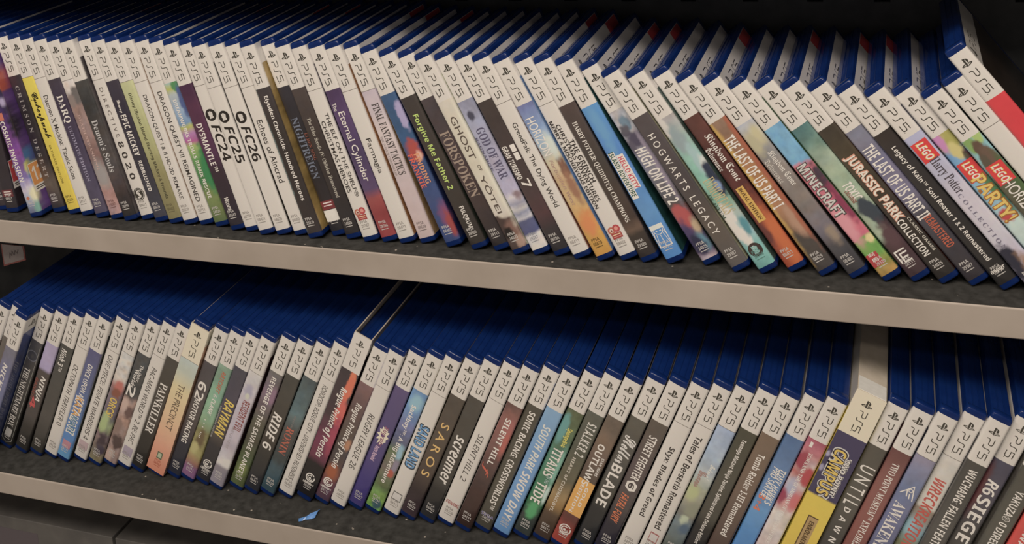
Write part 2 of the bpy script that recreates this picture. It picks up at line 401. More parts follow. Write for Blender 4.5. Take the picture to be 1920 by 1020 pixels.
    {'id': 21, 'W': 13.8, 'z0': 4.5, 'PH': 161.0, 'sl': 0, 'loc': [-413.22, 1.83, 0.05], 'rot': -0.26991, 'bg': [(36.1, '#9cb8b0'), (41.4, '#b4b448'), (47.1, '#a8b0b0'), (57.7, '#94a8ba'), (73.0, '#7090b0'), (75.9, '#b4b44c'), (81.6, '#b87ab0'), (89.3, '#b0508c'), (93.1, '#9aac5c'), (105.6, '#5a9048'), (124.9, '#3c7a44'), (134.5, '#7c8a48'), (161.0, '#5c6c40')], 'tx': [('DREAMWORKS TROLLS REMIX RESCUE', 51.1, 139.5, 3.6, 0.4, 'b', '#e4e4dc')], 'dc': [], 'bl': [(39.5, 0.8, 5, 4, '#4a8a50', 0.3), (54.4, 0.95, 14, 3, '#4c5c8c', 0.4), (116.4, 0.9, 20, 4, '#2c8048', 0.4)], 'cv': '#3c8050', 'cc': '#b9b0a6', 'n': 0.12, 'lab': 'green, blue and pink cartoon-bright case with small white capitals', 'st': 0, 'wt': 0, 'yaw': 0, 'ln': 0, 'lg': 0, 'sale': 0, 'grp': 'game cases on the upper shelf'},
    {'id': 22, 'W': 13.8, 'z0': 4.5, 'PH': 161.0, 'sl': 0, 'loc': [-395.17, -2.24, 0.05], 'rot': -0.27579, 'bg': [(38.8, '#4c2a44'), (55.4, '#5a3048'), (98.2, '#54304a'), (112.5, '#3c2c34'), (160.3, '#302a32')], 'tx': [('DYSMANTLE™', 70.6, 113.4, 5.8, 0.5, 'b', '#e8ded4'), ('10tons', 135.9, 147.8, 4.2, 0.5, 'b', '#e8ded4')], 'dc': [], 'bl': [], 'cv': '#38242e', 'cc': '#b9b0a6', 'n': 0.08, 'lab': 'plum coloured case with white capitals fading to black at its foot', 'st': 0, 'wt': 0, 'yaw': 0, 'ln': 0, 'lg': 0, 'sale': 0, 'grp': 'game cases on the upper shelf'},
    {'id': 23, 'W': 13.8, 'z0': 4.5, 'PH': 161.0, 'sl': 0, 'loc': [-380.6, -2.33, 0.05], 'rot': -0.26909, 'bg': 'W', 'tx': [('FC24', 70.7, 102.8, 8.6, 0.55, 'bi', '#2c2622')], 'dc': [('ea', 62.3)], 'bl': [], 'cv': '#403c38', 'cc': '#8f867c', 'n': 0.1, 'lab': 'white case with a black disc and slanted black lettering ending in 24', 'st': 0, 'wt': 0, 'yaw': 0, 'ln': 0, 'lg': 0, 'sale': 1, 'grp': 'game cases on the upper shelf'},
    {'id': 24, 'W': 13.8, 'z0': 4.5, 'PH': 161.0, 'sl': 0, 'loc': [-365.24, -5.71, 0.05], 'rot': -0.27255, 'bg': 'W', 'tx': [('FC25', 70.1, 102.5, 8.6, 0.55, 'bi', '#2c2622')], 'dc': [('ea', 62.0)], 'bl': [], 'cv': '#403c38', 'cc': '#8f867c', 'n': 0.1, 'lab': 'white case with a black disc and slanted black lettering ending in 25', 'st': 0, 'wt': 0, 'yaw': 0, 'ln': 0, 'lg': 0, 'sale': 0, 'grp': 'game cases on the upper shelf'},
    {'id': 25, 'W': 13.8, 'z0': 4.5, 'PH': 161.0, 'sl': 0, 'loc': [-350.58, -3.55, 0.05], 'rot': -0.27307, 'bg': 'W', 'tx': [('FC26', 70.3, 101.1, 8.6, 0.55, 'bi', '#2c2622')], 'dc': [('ea', 62.7)], 'bl': [], 'cv': '#2c2620', 'cc': '#8f867c', 'n': 0.1, 'lab': 'white case with a black disc and slanted black lettering ending in 26', 'st': 0, 'wt': 0, 'yaw': 0, 'ln': 0, 'lg': 0, 'sale': 0, 'grp': 'game cases on the upper shelf'},
    {'id': 26, 'W': 13.8, 'z0': 4.5, 'PH': 161.0, 'sl': 0, 'loc': [-334.9, -1.76, 0.05], 'rot': -0.27939, 'bg': 'W', 'tx': [('Echoes of Aincrad', 65.0, 119.5, 5.6, 0.5, 'r', '#38322e')], 'dc': [], 'bl': [], 'cv': '#5a6c6a', 'cc': '#8f867c', 'n': 0.1, 'lab': 'white case with thin dark lettering after the three with black discs', 'st': 0, 'wt': 0, 'yaw': 0, 'ln': 0, 'lg': 0, 'sale': 0, 'grp': 'game cases on the upper shelf'},
    {'id': 27, 'W': 13.8, 'z0': 4.5, 'PH': 161.0, 'sl': 0, 'loc': [-320.23, -4.86, 0.05], 'rot': -0.26987, 'bg': [(35.8, '#443c3c'), (74.9, '#3a322e'), (144.1, '#38302e'), (162.7, '#3c3434')], 'tx': [('Eiyuden Chronicle: Hundred Heroes', 42.9, 133.2, 5, 0.55, 'b', '#e8ded4')], 'dc': [], 'bl': [(91.8, 0, 70, 1.6, '#6c7c78', 0.4)], 'cv': '#a08040', 'cc': '#b9b0a6', 'n': 0.1, 'lab': 'dark brown case with bold white lettering and a gold striped cover edge', 'st': 0, 'wt': 0, 'yaw': 0, 'ln': 0, 'lg': 0, 'sale': 1, 'grp': 'game cases on the upper shelf'},
    {'id': 28, 'W': 13.8, 'z0': 4.5, 'PH': 161.0, 'sl': 0, 'loc': [-302.56, 2.59, 0.05], 'rot': -0.2875, 'bg': [(35.1, '#38343a'), (76.7, '#2e2a2c'), (137.0, '#302a2c'), (160.3, '#2c2a2e')], 'tx': [('NIGHTREIGN', 63.0, 115.8, 6.6, 0.42, 's', '#6c7280'), ('ELDEN RING', 77.3, 100.9, 2.8, 0.82, 's', '#8c4c3c')], 'dc': [('b', 135.1, 142.6, 0.05, 0.98, '#7c2e32'), ('b', 136.5, 137.5, 0.2, 0.8, '#d8c4bc'), ('b', 138.9, 139.8, 0.2, 0.8, '#d8c4bc'), ('b', 143.1, 152.8, 0.06, 0.98, '#d8d2cc')], 'bl': [], 'cv': '#2a2626', 'cc': '#b9b0a6', 'n': 0.1, 'lab': 'black case with dim blue-grey capitals, a maroon box and a blank white square', 'st': 0, 'wt': 0, 'yaw': 0, 'ln': 0, 'lg': 0, 'sale': 0, 'grp': 'game cases on the upper shelf'},
    {'id': 29, 'W': 13.8, 'z0': 4.5, 'PH': 161.0, 'sl': 0, 'loc': [-287.61, -0.89, 0.05], 'rot': -0.2877, 'bg': [(35.7, '#504440'), (74.7, '#403632'), (116.0, '#38302e'), (157.5, '#2e2a2c')], 'tx': [('The Elder Scrolls IV: Oblivion Remastered', 61.4, 129.8, 3.4, 0.5, 's', '#b4aa98')], 'dc': [], 'bl': [], 'cv': '#2e2826', 'cc': '#b9b0a6', 'n': 0.12, 'lab': 'dark brown case with a small antique serif title', 'st': 0, 'wt': 0, 'yaw': 0, 'ln': 0, 'lg': 0, 'sale': 1, 'grp': 'game cases on the upper shelf'},
    {'id': 30, 'W': 13.8, 'z0': 4.5, 'PH': 161.0, 'sl': 0, 'loc': [-271.36, -2.71, 0.05], 'rot': -0.29114, 'bg': 'W', 'tx': [('THE ELF ON THE SHELF®', 56.7, 127.7, 3.7, 0.72, 'r', '#38322e'), ('CHRISTMAS HEROES', 62.1, 123.3, 3.7, 0.32, 'r', '#38322e')], 'dc': [('og', 142.6)], 'bl': [], 'cv': '#382c40', 'cc': '#8f867c', 'n': 0.1, 'lab': 'white case with two rows of dark capitals and a red badge near its foot', 'st': 0, 'wt': 0, 'yaw': 0, 'ln': 0, 'lg': 0, 'sale': 0, 'grp': 'game cases on the upper shelf'},
    {'id': 31, 'W': 13.8, 'z0': 4.5, 'PH': 161.0, 'sl': 0, 'loc': [-255.79, -0.86, 0.05], 'rot': -0.29634, 'bg': [(36.8, '#4c3654'), (59.5, '#5a4068'), (91.3, '#4c3c5c'), (120.9, '#5c4668'), (128.6, '#9c4644'), (141.4, '#8c3438'), (162.0, '#a03c40')], 'tx': [('The', 46.9, 53.3, 3.4, 0.3, 'r', '#e8ded4'), ('Eternal Cylinder', 54.9, 114.0, 7.6, 0.5, 'r', '#e8ded4')], 'dc': [], 'bl': [], 'cv': '#342846', 'cc': '#b9b0a6', 'n': 0.1, 'lab': 'deep purple case turning red at its foot with a large pale title', 'st': 0, 'wt': 0, 'yaw': 0, 'ln': 0, 'lg': 0, 'sale': 0, 'grp': 'game cases on the upper shelf'},
    {'id': 32, 'W': 13.8, 'z0': 4.5, 'PH': 161.0, 'sl': 0, 'loc': [-240.45, -0.71, 0.05], 'rot': -0.30005, 'bg': 'W', 'tx': [('Farmagia', 76.9, 106.3, 5.6, 0.5, 'r', '#38322e')], 'dc': [], 'bl': [], 'cv': '#8c5c34', 'cc': '#8f867c', 'n': 0.1, 'lab': 'white case with one short dark word beside the purple and red one', 'st': 0, 'wt': 0, 'yaw': 0, 'ln': 0, 'lg': 0, 'sale': 0, 'grp': 'game cases on the upper shelf'},
    {'id': 33, 'W': 13.8, 'z0': 4.5, 'PH': 161.0, 'sl': 0, 'loc': [-224.02, 2.33, 0.05], 'rot': -0.3099, 'bg': [(38.8, '#bcaab0'), (72.6, '#ccbab4'), (117.9, '#c0aaa8'), (161.1, '#c4aca6')], 'tx': [('FINAL FANTASY TACTICS', 47.7, 107.8, 6.6, 0.6, 's', '#4c4440'), ('THE IVALICE CHRONICLES', 74.2, 107.3, 1.9, 0.2, 's', '#a09088')], 'dc': [], 'bl': [], 'cv': '#a07c50', 'cc': '#7c6c68', 'n': 0.05, 'lab': 'pale pink case with tall narrow serif capitals', 'st': 0, 'wt': 0, 'yaw': 0, 'ln': 1, 'lg': 1, 'sale': 1, 'grp': 'game cases on the upper shelf'},
    {'id': 34, 'W': 13.8, 'z0': 4.5, 'PH': 161.0, 'sl': 0, 'loc': [-200.45, -0.55, 0.05], 'rot': -0.35837, 'bg': [(37.6, '#38587c'), (73.9, '#34587e'), (92.1, '#344c74'), (128.5, '#3c4c78'), (162.6, '#344878')], 'tx': [('FINDING', 87.4, 112.3, 4.6, 0.66, 'b', '#f08c5c'), ('FRANKIE', 86.6, 114.8, 4.6, 0.28, 'b', '#dc5844')], 'dc': [], 'bl': [(54.7, 0.85, 12, 3.2, '#a498bc', 0.2), (85.1, 0.55, 10, 6, '#b0443c', 0.3), (89.8, 0.8, 4, 2, '#e8a48c', 0.5), (141.1, 0.8, 12, 5, '#7c4870', 0.5), (148.3, 0.9, 10, 3, '#a04040', 0.5)], 'cv': '#20284c', 'cc': '#b9b0a6', 'n': 0.15, 'lab': 'blue case with two rows of jagged orange and red capitals', 'st': 0, 'wt': 0, 'yaw': 0, 'ln': 0, 'lg': 1, 'sale': 1, 'grp': 'game cases on the upper shelf'},
    {'id': 35, 'W': 13.8, 'z0': 4.5, 'PH': 161.0, 'sl': 0, 'loc': [-178.89, -1.21, 0.05], 'rot': -0.39255, 'bg': [(35.3, '#443c38'), (90.0, '#423a34'), (162.9, '#36302c')], 'tx': [('Forgive Me Father 2', 51.0, 114.9, 6.4, 0.45, 'b', '#b4cc58'), ('FULQRUM', 129.9, 148.1, 4.6, 0.55, 'b', '#e8ded4')], 'dc': [], 'bl': [], 'cv': '#2a3028', 'cc': '#b9b0a6', 'n': 0.08, 'lab': 'black-brown case with a lime green title', 'st': 0, 'wt': 0, 'yaw': 0, 'ln': 0, 'lg': 1, 'sale': 0, 'grp': 'game cases on the upper shelf'},
    {'id': 36, 'W': 13.8, 'z0': 4.5, 'PH': 161.0, 'sl': 0, 'loc': [-160.65, -0.26, 0.05], 'rot': -0.40914, 'bg': [(38.9, '#4c4244'), (89.1, '#4e3e3e'), (125.5, '#443634'), (162.0, '#2e2a2c')], 'tx': [('FORSPOKEN', 64.9, 120.1, 8.6, 0.5, 's', '#9c8674')], 'dc': [], 'bl': [], 'cv': '#342c2c', 'cc': '#b9b0a6', 'n': 0.15, 'lab': 'brown-black case with thin bronze serif capitals', 'st': 0, 'wt': 0, 'yaw': 0, 'ln': 0, 'lg': 1, 'sale': 1, 'grp': 'game cases on the upper shelf'},
    {'id': 37, 'W': 13.8, 'z0': 4.5, 'PH': 161.0, 'sl': 0, 'loc': [-144.14, -3.85, 0.05], 'rot': -0.41569, 'bg': [(36.7, '#cec2ae'), (86.5, '#c8bea6'), (131.7, '#ccc0ae'), (135.3, '#c0b4a2'), (137.1, '#5c4842'), (163.3, '#4c3c38')], 'tx': [('GHOST', 49.8, 85.6, 5.4, 0.5, 'r', '#5a4c42'), ('OF', 91.1, 96.0, 2.6, 0.6, 'r', '#5a4c42'), ('YŌTEI', 99.6, 131.2, 5.4, 0.5, 'r', '#5a4c42')], 'dc': [], 'bl': [(139.3, 0.2, 7, 5, '#4a3834', 0.3), (147.1, 0.7, 8, 5, '#805c50', 0.4), (149.0, 0.35, 5, 4, '#221c1c', 0.3), (156.6, 0.8, 5, 4, '#a88674', 0.4), (88.8, 0.95, 40, 2.2, '#d4ccb4', 0.6)], 'cv': '#b4b094', 'cc': '#b9b0a6', 'n': 0.08, 'lab': 'cream case with spaced brown letters above a dark rocky foot', 'st': 0, 'wt': 0, 'yaw': 0, 'ln': 0, 'lg': 1, 'sale': 0, 'grp': 'game cases on the upper shelf'},
    {'id': 38, 'W': 13.8, 'z0': 4.5, 'PH': 161.0, 'sl': 0, 'loc': [-128.47, -1.84, 0.05], 'rot': -0.41747, 'bg': [(34.5, '#8a8a9e'), (54.8, '#9a9aae'), (86.4, '#a49eb2'), (113.5, '#aca4ba'), (118.9, '#c4bcc0'), (122.5, '#9a98aa'), (126.1, '#cac4c4'), (130.6, '#8c90a6'), (135.1, '#c4bec0'), (137.8, '#555a7c'), (147.7, '#50547c'), (149.9, '#cfc6c2'), (163.0, '#d2cac4')], 'tx': [('GOD OF WAR', 59.8, 102.2, 7.4, 0.58, 's', '#565068'), ('RAGNARÖK', 65.5, 94.5, 2.2, 0.14, 's', '#565068')], 'dc': [], 'bl': [(48.2, 0.45, 5, 3, '#4a4858', 0.3), (116.8, 0.8, 4, 4, '#8c7478', 0.4)], 'cv': '#30323c', 'cc': '#8a8a8c', 'n': 0.16, 'lab': 'pale blue-grey snowy case with angular dark lettering', 'st': 0, 'wt': 0, 'yaw': 0, 'ln': 0, 'lg': 1, 'sale': 0, 'grp': 'game cases on the upper shelf'},
    {'id': 39, 'W': 13.8, 'z0': 4.5, 'PH': 161.0, 'sl': 0, 'loc': [-112.24, -0.71, 0.05], 'rot': -0.42032, 'bg': [(32.0, '#443a36'), (67.9, '#463a38'), (103.9, '#4a3c3a'), (130.8, '#54383a'), (144.2, '#3a3234'), (162.2, '#2e2c30')], 'tx': [('GRAN TURISMO', 73.6, 101.0, 4.6, 0.3, 'bi', '#e8ded4'), ('7', 102.1, 108.8, 7, 0.5, 'bi', '#e8ded4')], 'dc': [('b', 74.2, 80.1, 0.62, 0.92, '#e8ded4'), ('b', 81.0, 86.8, 0.62, 0.92, '#e8ded4')], 'bl': [], 'cv': '#50504c', 'cc': '#b9b0a6', 'n': 0.1, 'lab': 'dark brown case with slanted white letters and two white squares', 'st': 0, 'wt': 0, 'yaw': 0, 'ln': 0, 'lg': 1, 'sale': 0, 'grp': 'game cases on the upper shelf'},
    {'id': 40, 'W': 13.8, 'z0': 4.5, 'PH': 161.0, 'sl': 0, 'loc': [-96.29, -2.68, 0.05], 'rot': -0.4232, 'bg': 'W', 'tx': [('GreedFall: The Dying World', 53.3, 123.3, 5.4, 0.5, 'r', '#38322e')], 'dc': [], 'bl': [], 'cv': '#9c5434', 'cc': '#8f867c', 'n': 0.1, 'lab': 'white case with thin dark lettering beside a rust-red cover edge', 'st': 0, 'wt': 0, 'yaw': 0, 'ln': 0, 'lg': 1, 'sale': 0, 'grp': 'game cases on the upper shelf'},
    {'id': 41, 'W': 13.8, 'z0': 4.5, 'PH': 161.0, 'sl': 0, 'loc': [-78.25, -2.8, 0.05], 'rot': -0.4375, 'bg': [(35.9, '#6c709c'), (55.9, '#7c96ba'), (69.3, '#a0b4c0'), (82.7, '#ccbe9a'), (96.0, '#c8a478'), (113.8, '#caa66c'), (131.6, '#cc9448'), (144.9, '#c89430'), (162.7, '#c48a28')], 'tx': [('HORIZON', 47.0, 78.2, 7.6, 0.42, 'r', '#e4dcea'), ('Forbidden West', 81.9, 119.7, 2.8, 0.36, 'i', '#a88078')], 'dc': [], 'bl': [(92.6, 0.85, 9, 3.5, '#7a5444', 0.3), (104.3, 0.8, 14, 3, '#9c6c50', 0.5), (70.1, 0.8, 10, 3, '#c8d4d8', 0.5), (136.6, 0.6, 10, 6, '#d88040', 0.6)], 'cv': '#4c7098', 'cc': '#5c4418', 'n': 0.14, 'lab': 'case whose art runs from violet sky down to glowing amber', 'st': 0, 'wt': 0, 'yaw': 0, 'ln': 0, 'lg': 1, 'sale': 0, 'grp': 'game cases on the upper shelf'},
    {'id': 42, 'W': 13.8, 'z0': 4.5, 'PH': 161.0, 'sl': 0, 'loc': [-61.37, 0.97, 0.05], 'rot': -0.44507, 'bg': 'W', 'tx': [('THE GRINCH', 67.9, 103.1, 4, 0.8, 'b', '#38322e'), ('CHRISTMAS ADVENTURES', 53.8, 117.5, 3.6, 0.52, 'b', '#38322e'), ('MERRY & MISCHIEVOUS EDITION', 49.5, 122.2, 3, 0.24, 'b', '#38322e')], 'dc': [('og', 143.6)], 'bl': [], 'cv': '#a8b4bc', 'cc': '#8f867c', 'n': 0.1, 'lab': 'white case with three rows of dark capitals and a red badge', 'st': 0, 'wt': 0, 'yaw': 0, 'ln': 0, 'lg': 1, 'sale': 0, 'grp': 'game cases on the upper shelf'},
    {'id': 43, 'W': 13.8, 'z0': 4.5, 'PH': 161.0, 'sl': 0, 'loc': [-45.85, 0.57, 0.05], 'rot': -0.44409, 'bg': [(35.6, '#544440'), (82.1, '#48403a'), (130.7, '#4a3a32'), (139.5, '#6c5444'), (143.9, '#40362f'), (161.5, '#322c2c')], 'tx': [('HARRY POTTER: QUIDDITCH CHAMPIONS', 50.2, 132.9, 4.6, 0.42, 's', '#e4d4c0')], 'dc': [], 'bl': [], 'cv': '#2e2c30', 'cc': '#b9b0a6', 'n': 0.1, 'lab': 'dark brown case with a long row of cream serif capitals', 'st': 0, 'wt': 0, 'yaw': 0, 'ln': 0, 'lg': 1, 'sale': 1, 'grp': 'game cases on the upper shelf'},
    {'id': 44, 'W': 13.8, 'z0': 4.5, 'PH': 161.0, 'sl': 0, 'loc': [-26.84, 1.64, 0.05], 'rot': -0.4626, 'bg': [(36.6, '#4c8ecc'), (80.9, '#4a82c8'), (125.2, '#5490d0'), (134.0, '#4a8ad0'), (164.9, '#4084cc')], 'tx': [('HELLO KITTY', 79.2, 104.9, 4.2, 0.66, 'b', '#c83c50'), ('ISLAND ADVENTURE', 73.4, 109.8, 3.8, 0.28, 'b', '#2f5a48')], 'dc': [('b', 73.9, 111.9, 0.1, 0.46, '#dce4dc'), ('b', 77.4, 104.9, 0.48, 0.88, '#f0dcdc'), ('sun', 143.3)], 'bl': [(54.3, 0.5, 20, 4, '#5c98d4', 0.5)], 'cv': '#1f4a48', 'cc': '#b9b0a6', 'n': 0.06, 'lab': 'sky blue case with a red and green title and a white sun emblem', 'st': 0, 'wt': 0, 'yaw': 0, 'ln': 0, 'lg': 1, 'sale': 1, 'grp': 'game cases on the upper shelf'},
    {'id': 45, 'W': 13.8, 'z0': 4.5, 'PH': 161.0, 'sl': 0, 'loc': [-0.7, 3.96, 0.05], 'rot': -0.51766, 'bg': [(37.8, '#b4b0b2'), (51.5, '#bcb8b8'), (60.5, '#8c8a92'), (78.6, '#7c7884'), (114.7, '#5a5450'), (123.7, '#8c4c50'), (132.7, '#6c4c6c'), (146.1, '#44405c'), (155.1, '#70607a'), (164.0, '#b4a0a4')], 'tx': [('HIGH ON LIFE 2', 68.2, 114.7, 9.2, 0.5, 'bi', '#eee6da')], 'dc': [], 'bl': [(48.5, 0.6, 6, 4, '#6c8494', 0.3), (53.2, 0.3, 5, 4, '#5c5860', 0.3), (62.1, 0.6, 7, 8, '#50485a', 0.4), (67.5, 0.2, 8, 3, '#5c5462', 0.4), (81.0, 0.85, 30, 2, '#9a8c9c', 0.5), (127.0, 0.45, 9, 5, '#b44c4c', 0.25), (136.8, 0.85, 6, 3, '#bca07c', 0.5), (139.7, 0.2, 10, 4, '#4a3c64', 0.4), (148.3, 0.7, 7, 4, '#5c8c9c', 0.5), (150.0, 0.4, 8, 5, '#2c2c48', 0.4)], 'cv': '#2c3c34', 'cc': '#b9b0a6', 'n': 0.3, 'lab': 'grey cluttered comic-art case with rough white brush lettering', 'st': 0, 'wt': 0, 'yaw': 0, 'ln': 0, 'lg': 1, 'sale': 0, 'grp': 'game cases on the upper shelf'},
    {'id': 46, 'W': 13.8, 'z0': 4.5, 'PH': 161.0, 'sl': 0, 'loc': [21.25, -2.53, 0.05], 'rot': -0.54738, 'bg': [(34.7, '#544a4a'), (95.8, '#4c4444'), (131.7, '#605449'), (163.0, '#5c5654')], 'tx': [('H O G W A R T S   L E G A C Y', 51.2, 135.1, 5.4, 0.46, 'r', '#e8ded4')], 'dc': [], 'bl': [], 'cv': '#a09878', 'cc': '#b9b0a6', 'n': 0.08, 'lab': 'dark taupe case with widely spaced white capitals', 'st': 0, 'wt': 0, 'yaw': 0, 'ln': 0, 'lg': 1, 'sale': 1, 'grp': 'game cases on the upper shelf'},
    {'id': 47, 'W': 13.8, 'z0': 4.5, 'PH': 161.0, 'sl': 0, 'loc': [40.16, -1.42, 0.05], 'rot': -0.55478, 'bg': [(38.4, '#a89e98'), (49.7, '#98a49c'), (61.0, '#88b0a0'), (85.8, '#7cb49c'), (108.3, '#7ca890'), (117.2, '#a4b4a8'), (135.1, '#90b4b4'), (144.0, '#70a8a0'), (164.1, '#68a89c')], 'tx': [('IMMORTALS', 88.4, 116.7, 9, 0.55, 's', '#bca878'), ('OF AVEUM', 99.0, 118.8, 2.4, 0.1, 's', '#405c48')], 'dc': [('eab', 147.6)], 'bl': [(42.4, 0.15, 10, 4, '#ccc4b8', 0.2), (55.1, 0.5, 12, 5, '#8c9c9c', 0.4), (73.8, 0.7, 14, 4, '#9ab8b4', 0.4), (80.7, 0.9, 9, 3, '#c8ccd0', 0.4), (90.7, 0.85, 12, 4, '#30384a', 0.3), (94.8, 0.8, 4, 2, '#7c94b8', 0.5), (118.0, 0.3, 10, 5, '#d4ccc4', 0.2), (126.3, 0.2, 12, 5, '#d6cec6', 0.2), (137.4, 0.5, 9, 4, '#d8d0c8', 0.25), (130.6, 0.8, 8, 3, '#4c8c94', 0.4)], 'cv': '#3c5048', 'cc': '#4c7c70', 'n': 0.15, 'lab': 'turquoise case with gold ornate lettering and pale cloud shapes', 'st': 0, 'wt': 0, 'yaw': 0, 'ln': 0, 'lg': 1, 'sale': 1, 'grp': 'game cases on the upper shelf'},
    {'id': 48, 'W': 13.8, 'z0': 4.5, 'PH': 161.0, 'sl': 0, 'loc': [59.5, 4.31, 0.05], 'rot': -0.56913, 'bg': [(34.3, '#643c34'), (73.1, '#5c322e'), (100.3, '#5c2e2c'), (118.3, '#7c3828'), (136.3, '#a8482a'), (165.5, '#a44428')], 'tx': [('Kingdom Come', 52.4, 91.4, 7, 0.64, 'f', '#e8ded4'), ('Deliverance', 61.3, 80.0, 4.4, 0.22, 'f', '#e8ded4'), ('ROYAL EDITION', 96.5, 122.7, 2.8, 0.42, 's', '#4c2c18')], 'dc': [('b', 95.7, 124.2, 0.2, 0.64, '#d0a03c')], 'bl': [(142.3, 0.7, 30, 5, '#c8622c', 0.6), (133.7, 0.15, 14, 3, '#6c3430', 0.5)], 'cv': '#4c2424', 'cc': '#b9b0a6', 'n': 0.18, 'lab': 'dark red case with white blackletter and a gold label turning orange below', 'st': 0, 'wt': 0, 'yaw': 0, 'ln': 0, 'lg': 1, 'sale': 0, 'grp': 'game cases on the upper shelf'},
    {'id': 49, 'W': 13.8, 'z0': 4.5, 'PH': 161.0, 'sl': 0, 'loc': [80.51, 2.11, 0.05], 'rot': -0.59088, 'bg': [(37.8, '#8c6c56'), (60.6, '#9c6c4c'), (92.5, '#ac7440'), (110.6, '#a87450'), (124.1, '#8c6444'), (131.3, '#4e4640'), (164.5, '#46403e')], 'tx': [('THE LAST OF US PART I', 49.7, 109.3, 9.2, 0.45, 'b', '#f0dcc4')], 'dc': [], 'bl': [(121.2, 0.7, 12, 4, '#b08468', 0.5), (79.7, 0.05, 60, 2.5, '#c89c40', 0.5), (73.5, 0.95, 60, 2, '#a4583c', 0.5)], 'cv': '#302a28', 'cc': '#b9b0a6', 'n': 0.16, 'lab': 'warm brown case with tall condensed cream capitals', 'st': 0, 'wt': 0, 'yaw': 0, 'ln': 0, 'lg': 1, 'sale': 0, 'grp': 'game cases on the upper shelf'},
    {'id': 50, 'W': 13.8, 'z0': 4.5, 'PH': 161.0, 'sl': 0, 'loc': [100.99, 2.17, 0.05], 'rot': -0.60857, 'bg': [(37.8, '#a4a6ac'), (47.0, '#b0a890'), (58.5, '#948e88'), (81.3, '#847870'), (104.0, '#7c7068'), (126.6, '#706870'), (140.1, '#4a4648'), (167.0, '#38363a')], 'tx': [('Kingdom Come', 61.8, 90.1, 5.8, 0.68, 'f', '#d4cabc'), ('Deliverance', 66.0, 84.7, 4.4, 0.26, 'f', '#c4baac')], 'dc': [], 'bl': [(46.5, 0.7, 8, 4, '#c0b488', 0.5), (51.2, 0.3, 8, 4, '#b4aa84', 0.5), (132.7, 0.7, 8, 4, '#94806c', 0.5)], 'cv': '#36302e', 'cc': '#b9b0a6', 'n': 0.2, 'lab': 'misty grey case with pale blackletter lettering', 'st': 0, 'wt': 0, 'yaw': 0, 'ln': 0, 'lg': 1, 'sale': 1, 'grp': 'game cases on the upper shelf'},
    {'id': 51, 'W': 13.8, 'z0': 4.5, 'PH': 161.0, 'sl': 0, 'loc': [122.55, 2.06, 0.05], 'rot': -0.63016, 'bg': [(37.4, '#68a0d4'), (65.0, '#6aa4d8'), (66.4, '#6aa4d8'), (68.7, '#cc6c78'), (97.0, '#c85c70'), (124.3, '#cc6474'), (131.5, '#c45c70'), (132.9, '#6c9c40'), (146.8, '#64983c'), (155.8, '#b08c40'), (167.1, '#c8963c')], 'tx': [('MINECRAFT', 68.4, 112.7, 8.8, 0.42, 'bo', '#4c4440'), ('MINECRAFT', 68.9, 111.8, 7.2, 0.42, 'b', '#c4beb4')], 'dc': [('b', 143.7, 153.6, 0.05, 0.66, '#b43438'), ('t', 'MOJ', 144.8, 4.2, 0.36, '#f0e4dc'), ('t', 'ANG', 148.8, 4.2, 0.36, '#f0e4dc')], 'bl': [(86.9, 0.9, 12, 3, '#4c3844', 0.2), (105.1, 0.9, 14, 4, '#8c3450', 0.4), (118.0, 0.3, 20, 5, '#dc8c94', 0.5), (134.5, 0.85, 4, 3, '#ecc484', 0.3)], 'cv': '#3a5c34', 'cc': '#b9b0a6', 'n': 0.22, 'lab': 'blue over pink blocky case with a green foot and a red square badge', 'st': 0, 'wt': 0, 'yaw': 0, 'ln': 0, 'lg': 1, 'sale': 0, 'grp': 'game cases on the upper shelf'},
    {'id': 52, 'W': 13.8, 'z0': 4.5, 'PH': 161.0, 'sl': 0, 'loc': [140.97, 4.67, 0.05], 'rot': -0.63519, 'bg': [(39.5, '#4c7470'), (51.0, '#6c8c7c'), (64.8, '#94a48c'), (83.1, '#98ac8c'), (101.3, '#9cae90'), (128.5, '#98a48a'), (133.9, '#50383c'), (164.4, '#46363a')], 'tx': [('TOXIC', 85.3, 99.0, 7, 0.55, 'bi', '#ece0c8'), ('CRUSADERS', 89.5, 99.5, 3, 0.3, 'bi', '#90483c')], 'dc': [('E', 146.0)], 'bl': [(110.0, 0.72, 11, 5, '#3c444c', 0.2), (104.4, 0.6, 6, 5, '#3c444c', 0.3), (125.6, 0.95, 8, 3, '#342c30', 0.3), (129.3, 0.6, 10, 5, '#5c4044', 0.4)], 'cv': '#2c2426', 'cc': '#b9b0a6', 'n': 0.16, 'lab': 'mossy green case with a dark silhouette and a white chevron badge', 'st': 0, 'wt': 0, 'yaw': 0, 'ln': 0, 'lg': 1, 'sale': 0, 'grp': 'game cases on the upper shelf'},
    {'id': 53, 'W': 13.8, 'z0': 4.5, 'PH': 161.0, 'sl': 0, 'loc': [158.93, 5.25, 0.05], 'rot': -0.63766, 'bg': [(40.9, '#463c30'), (63.8, '#4c402e'), (109.1, '#3a322c'), (165.1, '#302c2a')], 'tx': [('JURASSIC PARK', 59.7, 114.5, 9.6, 0.45, 'bo', '#d08c70'), ('JURASSIC PARK', 60.6, 113.6, 8.4, 0.45, 'b', '#ecdcbc'), ('COLLECTION', 114.3, 143.5, 5.2, 0.42, 'b', '#e4dac8'), ('CLASSIC GAMES', 115.4, 142.8, 2, 0.86, 'b', '#c4baa8')], 'dc': [], 'bl': [], 'cv': '#5c2c24', 'cc': '#b9b0a6', 'n': 0.14, 'lab': 'black-olive case with large cream capitals outlined in salmon', 'st': 0, 'wt': 0, 'yaw': 0, 'ln': 0, 'lg': 1, 'sale': 1, 'grp': 'game cases on the upper shelf'},
